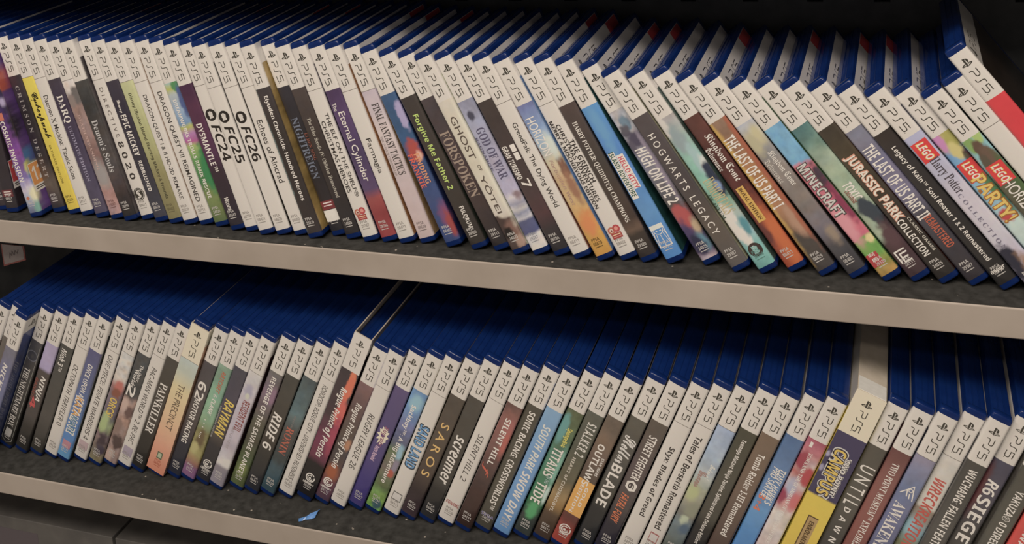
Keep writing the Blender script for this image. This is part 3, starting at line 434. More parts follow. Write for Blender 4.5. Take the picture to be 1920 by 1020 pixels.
    {'id': 54, 'W': 13.8, 'z0': 4.5, 'PH': 161.0, 'sl': 0, 'loc': [177.64, 5.67, 0.05], 'rot': -0.6433, 'bg': [(42.0, '#7c7a88'), (62.4, '#706c84'), (85.1, '#7c7690'), (107.6, '#4c4850'), (139.0, '#3c383e'), (165.6, '#3a3438')], 'tx': [('THE LAST OF US PART II', 50.6, 110.8, 9.2, 0.45, 'b', '#ece0cc'), ('REMASTERED', 110.3, 135.4, 6, 0.55, 'b', '#bc5436')], 'dc': [], 'bl': [], 'cv': '#4c4a54', 'cc': '#b9b0a6', 'n': 0.16, 'lab': 'violet-grey case with tall cream capitals above orange ones', 'st': 0, 'wt': 0, 'yaw': 0, 'ln': 0, 'lg': 1, 'sale': 0, 'grp': 'game cases on the upper shelf'},
    {'id': 55, 'W': 13.8, 'z0': 4.5, 'PH': 161.0, 'sl': 0, 'loc': [196.69, 3.32, 0.05], 'rot': -0.65037, 'bg': [(41.6, '#38302c'), (59.7, '#343030'), (166.6, '#2a2828')], 'tx': [('Legacy of Kain™ Soul Reaver 1 & 2 Remastered', 48.3, 143.2, 4.8, 0.45, 'b', '#e8ded4')], 'dc': [('t', 'aspyr', 151.6, 10.5, 0.5, '#e8ded4')], 'bl': [], 'cv': '#2c2c2c', 'cc': '#b9b0a6', 'n': 0.1, 'lab': 'black case with one long row of bold white lettering', 'st': 0, 'wt': 0, 'yaw': 0, 'ln': 0, 'lg': 1, 'sale': 1, 'grp': 'game cases on the upper shelf'},
    {'id': 56, 'W': 13.8, 'z0': 4.5, 'PH': 161.0, 'sl': 0, 'loc': [215.76, 0.0, 0.05], 'rot': -0.65101, 'bg': [(41.2, '#a8a8cc'), (65.7, '#b4b0c8'), (92.4, '#c4bac4'), (118.8, '#c4bcc8'), (145.0, '#b4a8bc'), (162.4, '#4c4464')], 'tx': [('Harry Potter', 55.9, 83.9, 8.6, 0.5, 's', '#50484e'), ('C O L L E C T I O N', 84.4, 129.7, 3, 0.4, 's', '#746c7c')], 'dc': [('lego', 49.2)], 'bl': [(138.9, 0.3, 14, 5, '#2c2c3c', 0.3), (147.7, 0.8, 12, 4, '#a07858', 0.5)], 'cv': '#383848', 'cc': '#b9b0a6', 'n': 0.07, 'lab': 'lilac case with a red square badge and thin dark wizardly lettering', 'st': 0, 'wt': 0, 'yaw': 0, 'ln': 0, 'lg': 1, 'sale': 1, 'grp': 'game cases on the upper shelf'},
    {'id': 57, 'W': 13.8, 'z0': 4.5, 'PH': 161.0, 'sl': 0, 'loc': [233.41, 4.0, 0.05], 'rot': -0.65101, 'bg': [(35.3, '#a49850'), (45.1, '#b8a460'), (50.5, '#6c9cc4'), (66.5, '#70a8d0'), (93.0, '#90b8d0'), (110.6, '#b8ccd8')], 'tx': [('PARTY!', 70.9, 107.1, 11.0, 0.5, 'bo', '#a4641c'), ('PARTY!', 71.8, 106.2, 9.4, 0.5, 'b', '#ecb448')], 'dc': [('lego', 66.5)], 'bl': [(38.9, 0.22, 9, 4, '#c880b0', 0.25), (43.1, 0.75, 8, 4, '#a8a048', 0.3), (50.6, 0.6, 6, 4, '#c8b86c', 0.3), (61.4, 0.9, 8, 3, '#5c3438', 0.3), (82.6, 0.8, 20, 3, '#4c7c4c', 0.4), (103.1, 0.4, 5, 4, '#c43c3c', 0.3)], 'cv': '#4a3c30', 'cc': '#b9b0a6', 'n': 0.12, 'lab': 'blue case with puffy orange capitals and a red square badge', 'st': 0, 'wt': 0, 'yaw': 0, 'ln': 0, 'lg': 1, 'sale': 0, 'grp': 'game cases on the upper shelf'},
    {'id': 58, 'W': 13.8, 'z0': 4.5, 'PH': 161.0, 'sl': 0, 'loc': [251.54, 0.0, 0.05], 'rot': -0.65101, 'bg': [(32.5, '#7cb0b8'), (58.9, '#80b4b0'), (67.7, '#606048'), (89.5, '#504c38'), (111.2, '#4c4434')], 'tx': [('HORIZON', 71.2, 102.5, 8, 0.5, 'r', '#e8ded4')], 'dc': [('lego', 65.1)], 'bl': [(38.6, 0.3, 8, 4, '#7ca050', 0.3), (37.1, 0.75, 5, 3, '#a0b860', 0.3), (48.0, 0.5, 10, 3, '#644c3c', 0.2), (55.6, 0.7, 10, 4, '#6c5444', 0.25), (57.1, 0.3, 7, 3, '#5c5040', 0.3), (73.6, 0.9, 18, 3, '#4c6438', 0.5)], 'cv': '#2c3c28', 'cc': '#b9b0a6', 'n': 0.2, 'lab': 'teal jungle-art case with a red square badge under the blank white one', 'st': 0, 'wt': 0, 'yaw': 0, 'ln': 0, 'lg': 1, 'sale': 0, 'grp': 'game cases on the upper shelf'},
    {'id': 59, 'W': 13.8, 'z0': 4.5, 'PH': 161.0, 'sl': 0, 'loc': [263.06, 0.0, 8.06], 'rot': -0.64228, 'bg': 'W', 'tx': [], 'dc': [], 'bl': [], 'cv': '#3c3438', 'cc': '#8f867c', 'n': 0.1, 'lab': 'blank white case lying between the teal jungle one and the red one', 'st': 0, 'wt': 0, 'yaw': 0, 'ln': 0, 'lg': 1, 'sale': 0, 'grp': 'game cases on the upper shelf'},
    {'id': 60, 'W': 13.8, 'z0': 4.5, 'PH': 161.0, 'sl': 0, 'loc': [265.92, 0.0, 27.68], 'rot': -0.64228, 'bg': [(33.4, '#d82c38'), (70.2, '#dc2434')], 'tx': [], 'dc': [], 'bl': [], 'cv': '#2c2018', 'cc': '#b9b0a6', 'n': 0.04, 'lab': 'red case raised higher than its row at the end of the upper shelf', 'st': 0, 'wt': 0, 'yaw': 0, 'ln': 0, 'lg': 1, 'sale': 0, 'grp': 'game cases on the upper shelf'},
    {'id': 61, 'W': 13.8, 'z0': 4.5, 'PH': 161.0, 'sl': 0, 'loc': [-742.75, 3.98, -241.09], 'rot': 0.47822, 'bg': [(41.5, '#80766a'), (175.3, '#6c6258')], 'tx': [], 'dc': [], 'bl': [], 'cv': '#4c4440', 'cc': '#b9b0a6', 'n': 0.1, 'lab': 'first tilted case of the lower shelf, its white top beside the black gap', 'st': 0, 'wt': 0, 'yaw': 0, 'ln': 0, 'lg': 0, 'sale': 0, 'grp': 'game cases on the lower shelf'},
    {'id': 62, 'W': 13.8, 'z0': 4.5, 'PH': 161.0, 'sl': 0, 'loc': [-726.26, 4.48, -241.11], 'rot': 0.47647, 'bg': [(39.8, '#6c6258'), (172.7, '#584e48')], 'tx': [], 'dc': [], 'bl': [], 'cv': '#4c4440', 'cc': '#b9b0a6', 'n': 0.1, 'lab': 'case nearly hidden behind the one pulled forward on the lower shelf', 'st': 0, 'wt': 0, 'yaw': 0, 'ln': 0, 'lg': 0, 'sale': 0, 'grp': 'game cases on the lower shelf'},
    {'id': 63, 'W': 13.8, 'z0': 4.5, 'PH': 161.0, 'sl': 0, 'loc': [-710.26, -9.52, -241.11], 'rot': 0.47647, 'bg': [(40.7, '#74707c'), (66.3, '#6c6c8c'), (124.9, '#74789c'), (158.3, '#50547c')], 'tx': [('NICKELODEON', 54.7, 131.6, 5.2, 0.5, 'bi', '#e8ded4')], 'dc': [], 'bl': [], 'cv': '#38487c', 'cc': '#b9b0a6', 'n': 0.12, 'lab': 'slate blue case pulled forward so that its blue and orange cover shows', 'st': 0, 'wt': 0, 'yaw': 0, 'ln': 0, 'lg': 1, 'sale': 0, 'grp': 'game cases on the lower shelf'},
    {'id': 64, 'W': 13.8, 'z0': 4.5, 'PH': 161.0, 'sl': 0, 'loc': [-694.12, 6.09, -241.11], 'rot': 0.47632, 'bg': [(36.6, '#48464a'), (75.1, '#44403e'), (141.1, '#34322e'), (164.8, '#2c2a28')], 'tx': [('THE NIGHTMARE BOX', 69.0, 140.2, 6.4, 0.46, 's', '#e8ded4')], 'dc': [('d', 53.8, 0.5, 6, '#6c6c74'), ('d', 53.8, 0.5, 5.2, '#3a3a42'), ('b', 143.1, 151.9, 0.25, 0.75, '#b4aea4'), ('fr',)], 'bl': [], 'cv': '#302e2c', 'cc': '#b9b0a6', 'n': 0.1, 'lab': 'charcoal case framed by a pale line with a grey round emblem and serif capitals', 'st': 0, 'wt': 0, 'yaw': 0, 'ln': 0, 'lg': 0, 'sale': 0, 'grp': 'game cases on the lower shelf'},
    {'id': 65, 'W': 13.8, 'z0': 4.5, 'PH': 161.0, 'sl': 0, 'loc': [-672.79, 3.18, -241.26], 'rot': 0.46378, 'bg': [(32.7, '#ac9ebc'), (65.4, '#a898b8'), (68.6, '#544844'), (122.2, '#4c4440'), (135.3, '#34302c'), (165.2, '#2c2a28')], 'tx': [('NINJA', 73.4, 102.4, 6.6, 0.6, 'bi', '#e8ded4'), ('GAIDEN', 78.4, 102.9, 3, 0.2, 'bi', '#8c4438'), ('4', 99.7, 112.7, 6, 0.4, 'bi', '#c84444')], 'dc': [], 'bl': [], 'cv': '#3a342c', 'cc': '#b9b0a6', 'n': 0.08, 'lab': 'brown case with a lavender top and slanted white and red lettering', 'st': 0, 'wt': 0, 'yaw': 0, 'ln': 0, 'lg': 0, 'sale': 0, 'grp': 'game cases on the lower shelf'},
    {'id': 66, 'W': 13.8, 'z0': 4.5, 'PH': 161.0, 'sl': 0, 'loc': [-654.88, 3.03, -241.35], 'rot': 0.45711, 'bg': [(36.9, '#4c4a44'), (119.2, '#524c46'), (165.1, '#34322c')], 'tx': [('Nioh 3™', 40.5, 65.5, 6, 0.45, 'bi', '#e8ded4')], 'dc': [], 'bl': [], 'cv': '#302e28', 'cc': '#b9b0a6', 'n': 0.06, 'lab': 'plain grey-brown case with a short white title at the top', 'st': 0, 'wt': 0, 'yaw': 0, 'ln': 0, 'lg': 0, 'sale': 0, 'grp': 'game cases on the lower shelf'},
    {'id': 67, 'W': 13.8, 'z0': 4.5, 'PH': 161.0, 'sl': 0, 'loc': [-637.95, 3.31, -241.37], 'rot': 0.45562, 'bg': 'W', 'tx': [('OCTOPATH TRAVELER 0', 56.6, 127.6, 5.2, 0.5, 'i', '#38322e')], 'dc': [], 'bl': [], 'cv': '#1f2a20', 'cc': '#8f867c', 'n': 0.1, 'lab': 'white case with slanted dark capitals ending in a zero', 'st': 0, 'wt': 0, 'yaw': 0, 'ln': 0, 'lg': 0, 'sale': 0, 'grp': 'game cases on the lower shelf'},
    {'id': 68, 'W': 13.8, 'z0': 4.5, 'PH': 161.0, 'sl': 0, 'loc': [-621.88, 1.22, -241.33], 'rot': 0.45862, 'bg': [(34.2, '#5c587c'), (74.4, '#5c6488'), (112.3, '#5478ac'), (144.5, '#4c84bc'), (165.4, '#60a0cc')], 'tx': [('ONCE UPON A', 52.0, 90.1, 5.4, 0.5, 'b', '#e4e4e0'), ('KATAMARI', 90.1, 133.5, 9.4, 0.5, 'bo', '#ece8dc'), ('KATA', 90.8, 112.3, 7, 0.5, 'b', '#d49440'), ('MARI', 112.3, 132.2, 7, 0.5, 'b', '#4c7c94')], 'dc': [('b', 141.9, 150.4, 0.2, 0.85, '#b87c88')], 'bl': [], 'cv': '#4c4c44', 'cc': '#b9b0a6', 'n': 0.08, 'lab': 'blue case with bubbly multicoloured lettering', 'st': 0, 'wt': 0, 'yaw': 0, 'ln': 0, 'lg': 0, 'sale': 0, 'grp': 'game cases on the lower shelf'},
    {'id': 69, 'W': 13.8, 'z0': 4.5, 'PH': 161.0, 'sl': 0, 'loc': [-604.89, 4.54, -241.36], 'rot': 0.45583, 'bg': 'W', 'tx': [('ONE PIECE: PIRATE WARRIORS 4', 41.7, 139.7, 5, 0.5, 'i', '#38322e')], 'dc': [('b', 142.3, 151.3, 0.15, 0.85, '#b89c9c')], 'bl': [], 'cv': '#2c2830', 'cc': '#8f867c', 'n': 0.1, 'lab': 'white case with a slanted two-part title and a pinkish box at its foot', 'st': 0, 'wt': 0, 'yaw': 0, 'ln': 0, 'lg': 0, 'sale': 0, 'grp': 'game cases on the lower shelf'},
    {'id': 70, 'W': 13.8, 'z0': 4.5, 'PH': 161.0, 'sl': 0, 'loc': [-587.09, 3.26, -241.39], 'rot': 0.45337, 'bg': [(31.2, '#cec6ba'), (67.8, '#c4bab0'), (74.6, '#a4706a'), (83.3, '#7c6c74'), (105.2, '#6c606c'), (120.9, '#8c9464'), (130.5, '#7c6468'), (165.8, '#7c7450')], 'tx': [('ORCS!', 87.2, 108.5, 7.4, 0.55, 'b', '#dcb434')], 'dc': [], 'bl': [(72.5, 0.6, 7, 4, '#c0685c', 0.4), (81.6, 0.55, 5, 4, '#8c503c', 0.4), (116.0, 0.35, 12, 4, '#a4b474', 0.35), (135.3, 0.6, 7, 5, '#44343c', 0.4), (147.8, 0.7, 6, 4, '#4c404c', 0.4)], 'cv': '#302a26', 'cc': '#b9b0a6', 'n': 0.3, 'lab': 'case with white top turning into a grey and green monster scene', 'st': 0, 'wt': 0, 'yaw': 0, 'ln': 1, 'lg': 0, 'sale': 0, 'grp': 'game cases on the lower shelf'},
    {'id': 71, 'W': 13.8, 'z0': 4.5, 'PH': 161.0, 'sl': 0, 'loc': [-571.52, 5.18, -241.39], 'rot': 0.45358, 'bg': [(30.4, '#484848'), (79.2, '#464644'), (83.5, '#605450'), (89.7, '#aa887a'), (164.5, '#94786e')], 'tx': [('The Outer', 47.5, 65.9, 3.4, 0.68, 's', '#e8ded4'), ('Worlds', 53.5, 74.4, 4, 0.42, 's', '#e8ded4'), ('2', 71.6, 84.6, 8.4, 0.45, 'bi', '#e8ded4')], 'dc': [], 'bl': [(96.5, 0.3, 8, 4, '#c4a494', 0.4), (102.2, 0.7, 7, 4, '#6c504a', 0.35), (121.7, 0.3, 8, 4, '#8c7064', 0.4), (137.9, 0.6, 8, 5, '#54403c', 0.3), (153.5, 0.3, 7, 4, '#c0a090', 0.4)], 'cv': '#302c28', 'cc': '#b9b0a6', 'n': 0.35, 'lab': 'charcoal case with a white numeral above pinkish engraved art', 'st': 0, 'wt': 0, 'yaw': 0, 'ln': 0, 'lg': 0, 'sale': 0, 'grp': 'game cases on the lower shelf'},
    {'id': 72, 'W': 13.8, 'z0': 4.5, 'PH': 161.0, 'sl': 0, 'loc': [-555.94, 5.35, -241.34], 'rot': 0.45746, 'bg': 'W', 'tx': [('PAC-MAN WORLD™ 2 RE-PAC', 49.2, 136.8, 5.2, 0.5, 'i', '#38322e')], 'dc': [('b', 141.2, 150.8, 0.15, 0.85, '#a494a0')], 'bl': [], 'cv': '#505444', 'cc': '#8f867c', 'n': 0.1, 'lab': 'white case with slanted capitals and a mauve box next to the black serif one', 'st': 0, 'wt': 0, 'yaw': 0, 'ln': 0, 'lg': 0, 'sale': 0, 'grp': 'game cases on the lower shelf'},
    {'id': 73, 'W': 13.8, 'z0': 4.5, 'PH': 161.0, 'sl': 0, 'loc': [-540.35, 4.51, -241.34], 'rot': 0.45747, 'bg': [(31.4, '#4c463e'), (107.6, '#484038'), (123.3, '#342f2a'), (164.6, '#2a2826')], 'tx': [('PAINKILLER', 64.5, 120.8, 8, 0.5, 's', '#e8ded4')], 'dc': [], 'bl': [], 'cv': '#3a3828', 'cc': '#b9b0a6', 'n': 0.06, 'lab': 'black-brown case with large white serif capitals', 'st': 0, 'wt': 0, 'yaw': 0, 'ln': 0, 'lg': 0, 'sale': 0, 'grp': 'game cases on the lower shelf'},
    {'id': 74, 'W': 18.6, 'z0': 4.0, 'PH': 162.0, 'sl': 1, 'loc': [-521.0, 2.06, -239.49], 'rot': 0.44157, 'bg': [(32.6, '#b4c0b8'), (50.3, '#b8bca8'), (68.1, '#d4c08c'), (104.4, '#dcb084'), (135.1, '#dc9474'), (166.4, '#d88060')], 'tx': [('THE PRECINCT', 63.4, 114.2, 6.6, 0.5, 'r', '#6c5844')], 'dc': [('b', 140.1, 147.6, 0.35, 0.65, '#5c6448'), ('b', 141.3, 146.3, 0.4, 0.6, '#a8b08c')], 'bl': [], 'cv': '#c09070', 'cc': '#b4583c', 'n': 0.04, 'lab': 'peach and salmon sleeved case with slim brown capitals', 'st': 0, 'wt': 1, 'yaw': 0, 'ln': 1, 'lg': 0, 'sale': 0, 'grp': 'game cases on the lower shelf'},
    {'id': 75, 'W': 13.8, 'z0': 4.5, 'PH': 161.0, 'sl': 0, 'loc': [-501.1, 4.73, -241.42], 'rot': 0.45094, 'bg': [(35.4, '#504a4c'), (95.3, '#544a46'), (116.8, '#483e40'), (124.8, '#302f38'), (164.9, '#2c2e3a')], 'tx': [('62', 57.4, 76.5, 8.4, 0.5, 'b', '#e8ded4'), ('MOTOR RACING', 75.9, 125.4, 5.6, 0.5, 'b', '#e8ded4')], 'dc': [], 'bl': [], 'cv': '#34302e', 'cc': '#b9b0a6', 'n': 0.08, 'lab': 'dark grey case with bold white numerals above white capitals', 'st': 0, 'wt': 0, 'yaw': 0, 'ln': 0, 'lg': 0, 'sale': 0, 'grp': 'game cases on the lower shelf'},
    {'id': 76, 'W': 13.8, 'z0': 4.5, 'PH': 161.0, 'sl': 0, 'loc': [-485.47, 3.72, -241.35], 'rot': 0.45679, 'bg': [(35.0, '#7c9880'), (73.6, '#7ca888'), (97.8, '#88a880'), (110.1, '#807848'), (134.8, '#a09454'), (144.7, '#a0705c'), (151.0, '#88587c'), (162.9, '#845a80')], 'tx': [('RATCHET', 42.1, 65.3, 4, 0.56, 'bi', '#bc5c3c'), ('& CLANK', 67.4, 90.3, 4, 0.52, 'bi', '#dcdcc8'), ('. . .  ....', 96.3, 117.1, 1.6, 0.4, 'b', '#e4e4d4')], 'dc': [], 'bl': [(117.4, 0.5, 9, 4, '#6c5838', 0.4), (130.5, 0.3, 6, 4, '#b4a868', 0.5)], 'cv': '#2c2c28', 'cc': '#b9b0a6', 'n': 0.16, 'lab': 'sea green case with orange and white lettering over a mauve foot', 'st': 0, 'wt': 0, 'yaw': 0, 'ln': 0, 'lg': 0, 'sale': 0, 'grp': 'game cases on the lower shelf'},
    {'id': 77, 'W': 13.8, 'z0': 4.5, 'PH': 161.0, 'sl': 0, 'loc': [-469.1, 2.92, -241.38], 'rot': 0.45455, 'bg': [(35.2, '#4c4850'), (76.5, '#504854'), (112.8, '#504640'), (121.9, '#363234'), (165.4, '#2c2a2e')], 'tx': [('RAYMAN', 71.3, 111.1, 9, 0.55, 'bi', '#e8b83c'), ('ANNIVERSARY EDITION', 80.4, 115.5, 1.6, 0.08, 'b', '#a09c94')], 'dc': [('ubi', 144.8)], 'bl': [], 'cv': '#302c2c', 'cc': '#b9b0a6', 'n': 0.1, 'lab': 'dark case with wavy yellow capitals and a white spiral emblem', 'st': 0, 'wt': 0, 'yaw': 0, 'ln': 0, 'lg': 0, 'sale': 0, 'grp': 'game cases on the lower shelf'},
    {'id': 78, 'W': 13.8, 'z0': 4.5, 'PH': 161.0, 'sl': 0, 'loc': [-453.44, 0.36, -241.31], 'rot': 0.45971, 'bg': [(36.5, '#cac2ba'), (60.0, '#c0b4b8'), (83.7, '#bcb0b8'), (120.0, '#b4a8b0'), (139.6, '#d0c8c8'), (142.1, '#8c8288'), (163.3, '#948a94')], 'tx': [('RESIDENT EVIL', 66.7, 100.2, 7, 0.6, 'b', '#8c4440'), ('REQUIEM', 97.2, 121.4, 3, 0.35, 's', '#a49898')], 'dc': [], 'bl': [(57.0, 0.5, 6, 4, '#a8a0b0', 0.5), (61.7, 0.5, 3, 2, '#c8c4b0', 0.4), (135.2, 0.7, 4, 5, '#d4cccc', 0.3)], 'cv': '#4c3034', 'cc': '#b9b0a6', 'n': 0.1, 'lab': 'pale lilac case with narrow dark red capitals', 'st': 0, 'wt': 0, 'yaw': 0, 'ln': 1, 'lg': 0, 'sale': 0, 'grp': 'game cases on the lower shelf'},
    {'id': 79, 'W': 13.8, 'z0': 4.5, 'PH': 161.0, 'sl': 0, 'loc': [-434.63, 3.75, -241.41], 'rot': 0.45223, 'bg': [(36.7, '#686460'), (60.0, '#7c6470'), (89.5, '#5c5848'), (113.5, '#4c4838'), (131.7, '#4c5834'), (163.7, '#5c6438')], 'tx': [('REVENGE OF THE SAVAGE PLANET', 41.4, 148.2, 4.8, 0.5, 'b', '#ece8e0')], 'dc': [], 'bl': [(60.2, 0.8, 8, 3, '#906c80', 0.5), (143.9, 0.5, 8, 4, '#74803c', 0.5)], 'cv': '#54342c', 'cc': '#b9b0a6', 'n': 0.22, 'lab': 'case fading from mauve to green with a long row of bold white capitals', 'st': 0, 'wt': 0, 'yaw': 0, 'ln': 0, 'lg': 0, 'sale': 0, 'grp': 'game cases on the lower shelf'},
    {'id': 80, 'W': 13.8, 'z0': 4.5, 'PH': 161.0, 'sl': 0, 'loc': [-418.35, 2.15, -241.35], 'rot': 0.45704, 'bg': [(38.6, '#4a463e'), (103.2, '#484038'), (124.9, '#34322e'), (164.0, '#2a2c34')], 'tx': [('RIDE 6', 77.1, 115.8, 8.8, 0.5, 'bi', '#e8ded4')], 'dc': [], 'bl': [], 'cv': '#2e2e2c', 'cc': '#b9b0a6', 'n': 0.08, 'lab': 'black-brown case with large slanted white letters and a six', 'st': 0, 'wt': 0, 'yaw': 0, 'ln': 0, 'lg': 0, 'sale': 0, 'grp': 'game cases on the lower shelf'},
    {'id': 81, 'W': 13.8, 'z0': 4.5, 'PH': 161.0, 'sl': 0, 'loc': [-402.74, 2.83, -241.26], 'rot': 0.46407, 'bg': [(39.1, '#4a5454'), (77.0, '#587072'), (94.8, '#504c48'), (124.8, '#3c4444'), (137.0, '#385058'), (164.7, '#304850')], 'tx': [('RONIN', 90.6, 119.4, 7, 0.5, 's', '#bc5a42'), ('RISE OF THE', 77.0, 90.6, 1.6, 0.5, 's', '#8c8078')], 'dc': [], 'bl': [], 'cv': '#2c3030', 'cc': '#b9b0a6', 'n': 0.2, 'lab': 'dark teal case with brick red lettering', 'st': 0, 'wt': 0, 'yaw': 0, 'ln': 0, 'lg': 0, 'sale': 0, 'grp': 'game cases on the lower shelf'},
    {'id': 82, 'W': 13.8, 'z0': 4.5, 'PH': 161.0, 'sl': 0, 'loc': [-385.61, 4.53, -241.37], 'rot': 0.45549, 'bg': 'W', 'tx': [('ROBOCOP: ROGUE CITY - UNFINISHED BUSINESS', 43.0, 146.2, 4.6, 0.5, 'i', '#38322e')], 'dc': [], 'bl': [], 'cv': '#34302c', 'cc': '#8f867c', 'n': 0.1, 'lab': 'white case with a very long narrow slanted title next to the flame-red sleeved one', 'st': 0, 'wt': 0, 'yaw': 0, 'ln': 0, 'lg': 0, 'sale': 0, 'grp': 'game cases on the lower shelf'},
    {'id': 83, 'W': 16.4, 'z0': 6.5, 'PH': 170.0, 'sl': 1, 'loc': [-367.98, 3.43, -240.35], 'rot': 0.4468, 'bg': [(33.1, '#403638'), (84.1, '#4c383c'), (113.1, '#78304c'), (129.6, '#6c3044'), (135.5, '#221e20'), (178.6, '#1e1c1e')], 'tx': [('Rogue Prince', 53.9, 95.7, 8, 0.5, 'bi', '#e8ded4'), ('of Persia', 97.4, 128.4, 8, 0.45, 'bi', '#e8ded4')], 'dc': [('ubi', 153.3)], 'bl': [(41.7, 0.75, 10, 3, '#e87048', 0.15), (55.8, 0.75, 14, 4, '#e06848', 0.2), (78.0, 0.8, 16, 4, '#d45c50', 0.3), (103.4, 0.85, 16, 4, '#a83c54', 0.5)], 'cv': '#2a2426', 'cc': '#b9b0a6', 'n': 0.12, 'lab': 'black sleeved case with flame-red art, white brush script and a spiral emblem', 'st': 0, 'wt': 0, 'yaw': 0, 'ln': 0, 'lg': 0, 'sale': 0, 'grp': 'game cases on the lower shelf'},
    {'id': 84, 'W': 13.8, 'z0': 4.5, 'PH': 161.0, 'sl': 0, 'loc': [-350.05, 4.59, -241.35], 'rot': 0.45707, 'bg': [(33.0, '#8c6460'), (52.8, '#6c504e'), (87.4, '#5c4c44'), (110.8, '#4c4240'), (122.6, '#54403c'), (134.5, '#884a34'), (143.5, '#6c4048'), (167.7, '#44384c')], 'tx': [('Rogue Prince', 56.8, 96.7, 7.6, 0.5, 'bi', '#e8ded4'), ('of Persia', 98.3, 126.7, 7.6, 0.45, 'bi', '#e8ded4')], 'dc': [('ubi', 144.1)], 'bl': [(130.9, 0.5, 8, 5, '#a4522c', 0.4), (99.7, 0.8, 6, 3, '#b47c58', 0.5)], 'cv': '#34282a', 'cc': '#b9b0a6', 'n': 0.16, 'lab': 'russet brown case with white brush script and a spiral emblem', 'st': 0, 'wt': 0, 'yaw': 0, 'ln': 0, 'lg': 0, 'sale': 0, 'grp': 'game cases on the lower shelf'},
    {'id': 85, 'W': 13.8, 'z0': 4.5, 'PH': 161.0, 'sl': 0, 'loc': [-333.78, 2.22, -241.39], 'rot': 0.45338, 'bg': 'W', 'tx': [('RUGBY LEAGUE 26', 64.0, 122.4, 5.6, 0.5, 'i', '#38322e')], 'dc': [], 'bl': [], 'cv': '#b4a8b8', 'cc': '#8f867c', 'n': 0.1, 'lab': 'white case with slanted dark capitals ending in 26 next to the violet one', 'st': 0, 'wt': 0, 'yaw': 0, 'ln': 0, 'lg': 0, 'sale': 0, 'grp': 'game cases on the lower shelf'},
    {'id': 86, 'W': 13.8, 'z0': 4.5, 'PH': 161.0, 'sl': 0, 'loc': [-318.13, 4.97, -241.34], 'rot': 0.45782, 'bg': [(31.2, '#605078'), (70.7, '#584a74'), (105.2, '#544678'), (134.6, '#403478'), (165.7, '#443a74')], 'tx': [('Rugrats', 76.4, 97.1, 5, 0.5, 'bi', '#8c4c6c'), ('Retro Rewind', 97.6, 113.3, 4, 0.45, 'bi', '#d8b0c8')], 'dc': [('star', 86.1)], 'bl': [], 'cv': '#3c3464', 'cc': '#b9b0a6', 'n': 0.04, 'lab': 'violet case with a cream starburst', 'st': 0, 'wt': 0, 'yaw': 0, 'ln': 0, 'lg': 0, 'sale': 0, 'grp': 'game cases on the lower shelf'},
    {'id': 87, 'W': 13.8, 'z0': 4.5, 'PH': 161.0, 'sl': 0, 'loc': [-301.31, 4.01, -241.35], 'rot': 0.45682, 'bg': [(33.6, '#587ca0'), (50.3, '#6c98c0'), (72.8, '#6c7098'), (89.9, '#60647c'), (101.4, '#5c6c48'), (118.8, '#74645a'), (136.4, '#5c7040'), (148.2, '#6c9040'), (164.9, '#70b03c')], 'tx': [('Sackboy™: A Big Adventure', 50.7, 133.4, 5.6, 0.45, 'b', '#e8ded4')], 'dc': [], 'bl': [(47.5, 0.5, 8, 5, '#88b4d8', 0.5), (99.0, 0.75, 7, 3, '#8cb4d0', 0.4), (113.6, 0.8, 7, 3, '#8c8090', 0.4), (121.6, 0.7, 4, 3, '#b4503c', 0.3), (155.2, 0.7, 5, 4, '#3c5c64', 0.3)], 'cv': '#385040', 'cc': '#b9b0a6', 'n': 0.28, 'lab': 'blue to green toy-like case with bold white lettering', 'st': 0, 'wt': 0, 'yaw': 0, 'ln': 0, 'lg': 0, 'sale': 0, 'grp': 'game cases on the lower shelf'},
    {'id': 88, 'W': 13.8, 'z0': 4.5, 'PH': 161.0, 'sl': 0, 'loc': [-284.09, 3.01, -241.44], 'rot': 0.44945, 'bg': 'W', 'tx': [('SAND LAND', 68.4, 113.8, 9.8, 0.5, 'bo', '#38424c'), ('SAND LAND', 69.5, 112.6, 8.2, 0.5, 'b', '#5c94c0')], 'dc': [('b', 140.4, 148.6, 0.2, 0.8, '#6c6862'), ('b', 141.3, 147.7, 0.24, 0.76, '#cac2b8')], 'bl': [], 'cv': '#b0a068', 'cc': '#8f867c', 'n': 0.1, 'lab': 'white case with two chunky blue outlined words', 'st': 0, 'wt': 0, 'yaw': 0, 'ln': 0, 'lg': 0, 'sale': 0, 'grp': 'game cases on the lower shelf'},
    {'id': 89, 'W': 13.8, 'z0': 4.5, 'PH': 161.0, 'sl': 0, 'loc': [-268.46, 3.49, -241.36], 'rot': 0.45626, 'bg': [(33.6, '#544a40'), (95.0, '#584a3e'), (123.7, '#483a34'), (135.3, '#34282a'), (164.7, '#44343a')], 'tx': [('S A R O S', 64.1, 119.1, 7, 0.5, 'r', '#f0ac5c')], 'dc': [], 'bl': [], 'cv': '#44343a', 'cc': '#b9b0a6', 'n': 0.1, 'lab': 'brown case with widely spaced thin amber letters', 'st': 0, 'wt': 0, 'yaw': 0, 'ln': 0, 'lg': 0, 'sale': 0, 'grp': 'game cases on the lower shelf'},
    {'id': 90, 'W': 13.8, 'z0': 4.5, 'PH': 161.0, 'sl': 0, 'loc': [-251.77, 4.19, -241.42], 'rot': 0.45089, 'bg': [(34.7, '#504a42'), (92.8, '#4a443c'), (124.1, '#44403a'), (132.7, '#2e2c2a'), (166.5, '#2e2e32')], 'tx': [('screamer', 75.3, 123.9, 7.4, 0.52, 'bi', '#e8ded4')], 'dc': [], 'bl': [], 'cv': '#38342f', 'cc': '#b9b0a6', 'n': 0.08, 'lab': 'dark brown case with slanted sharp white lowercase lettering', 'st': 0, 'wt': 0, 'yaw': 0, 'ln': 0, 'lg': 0, 'sale': 0, 'grp': 'game cases on the lower shelf'},
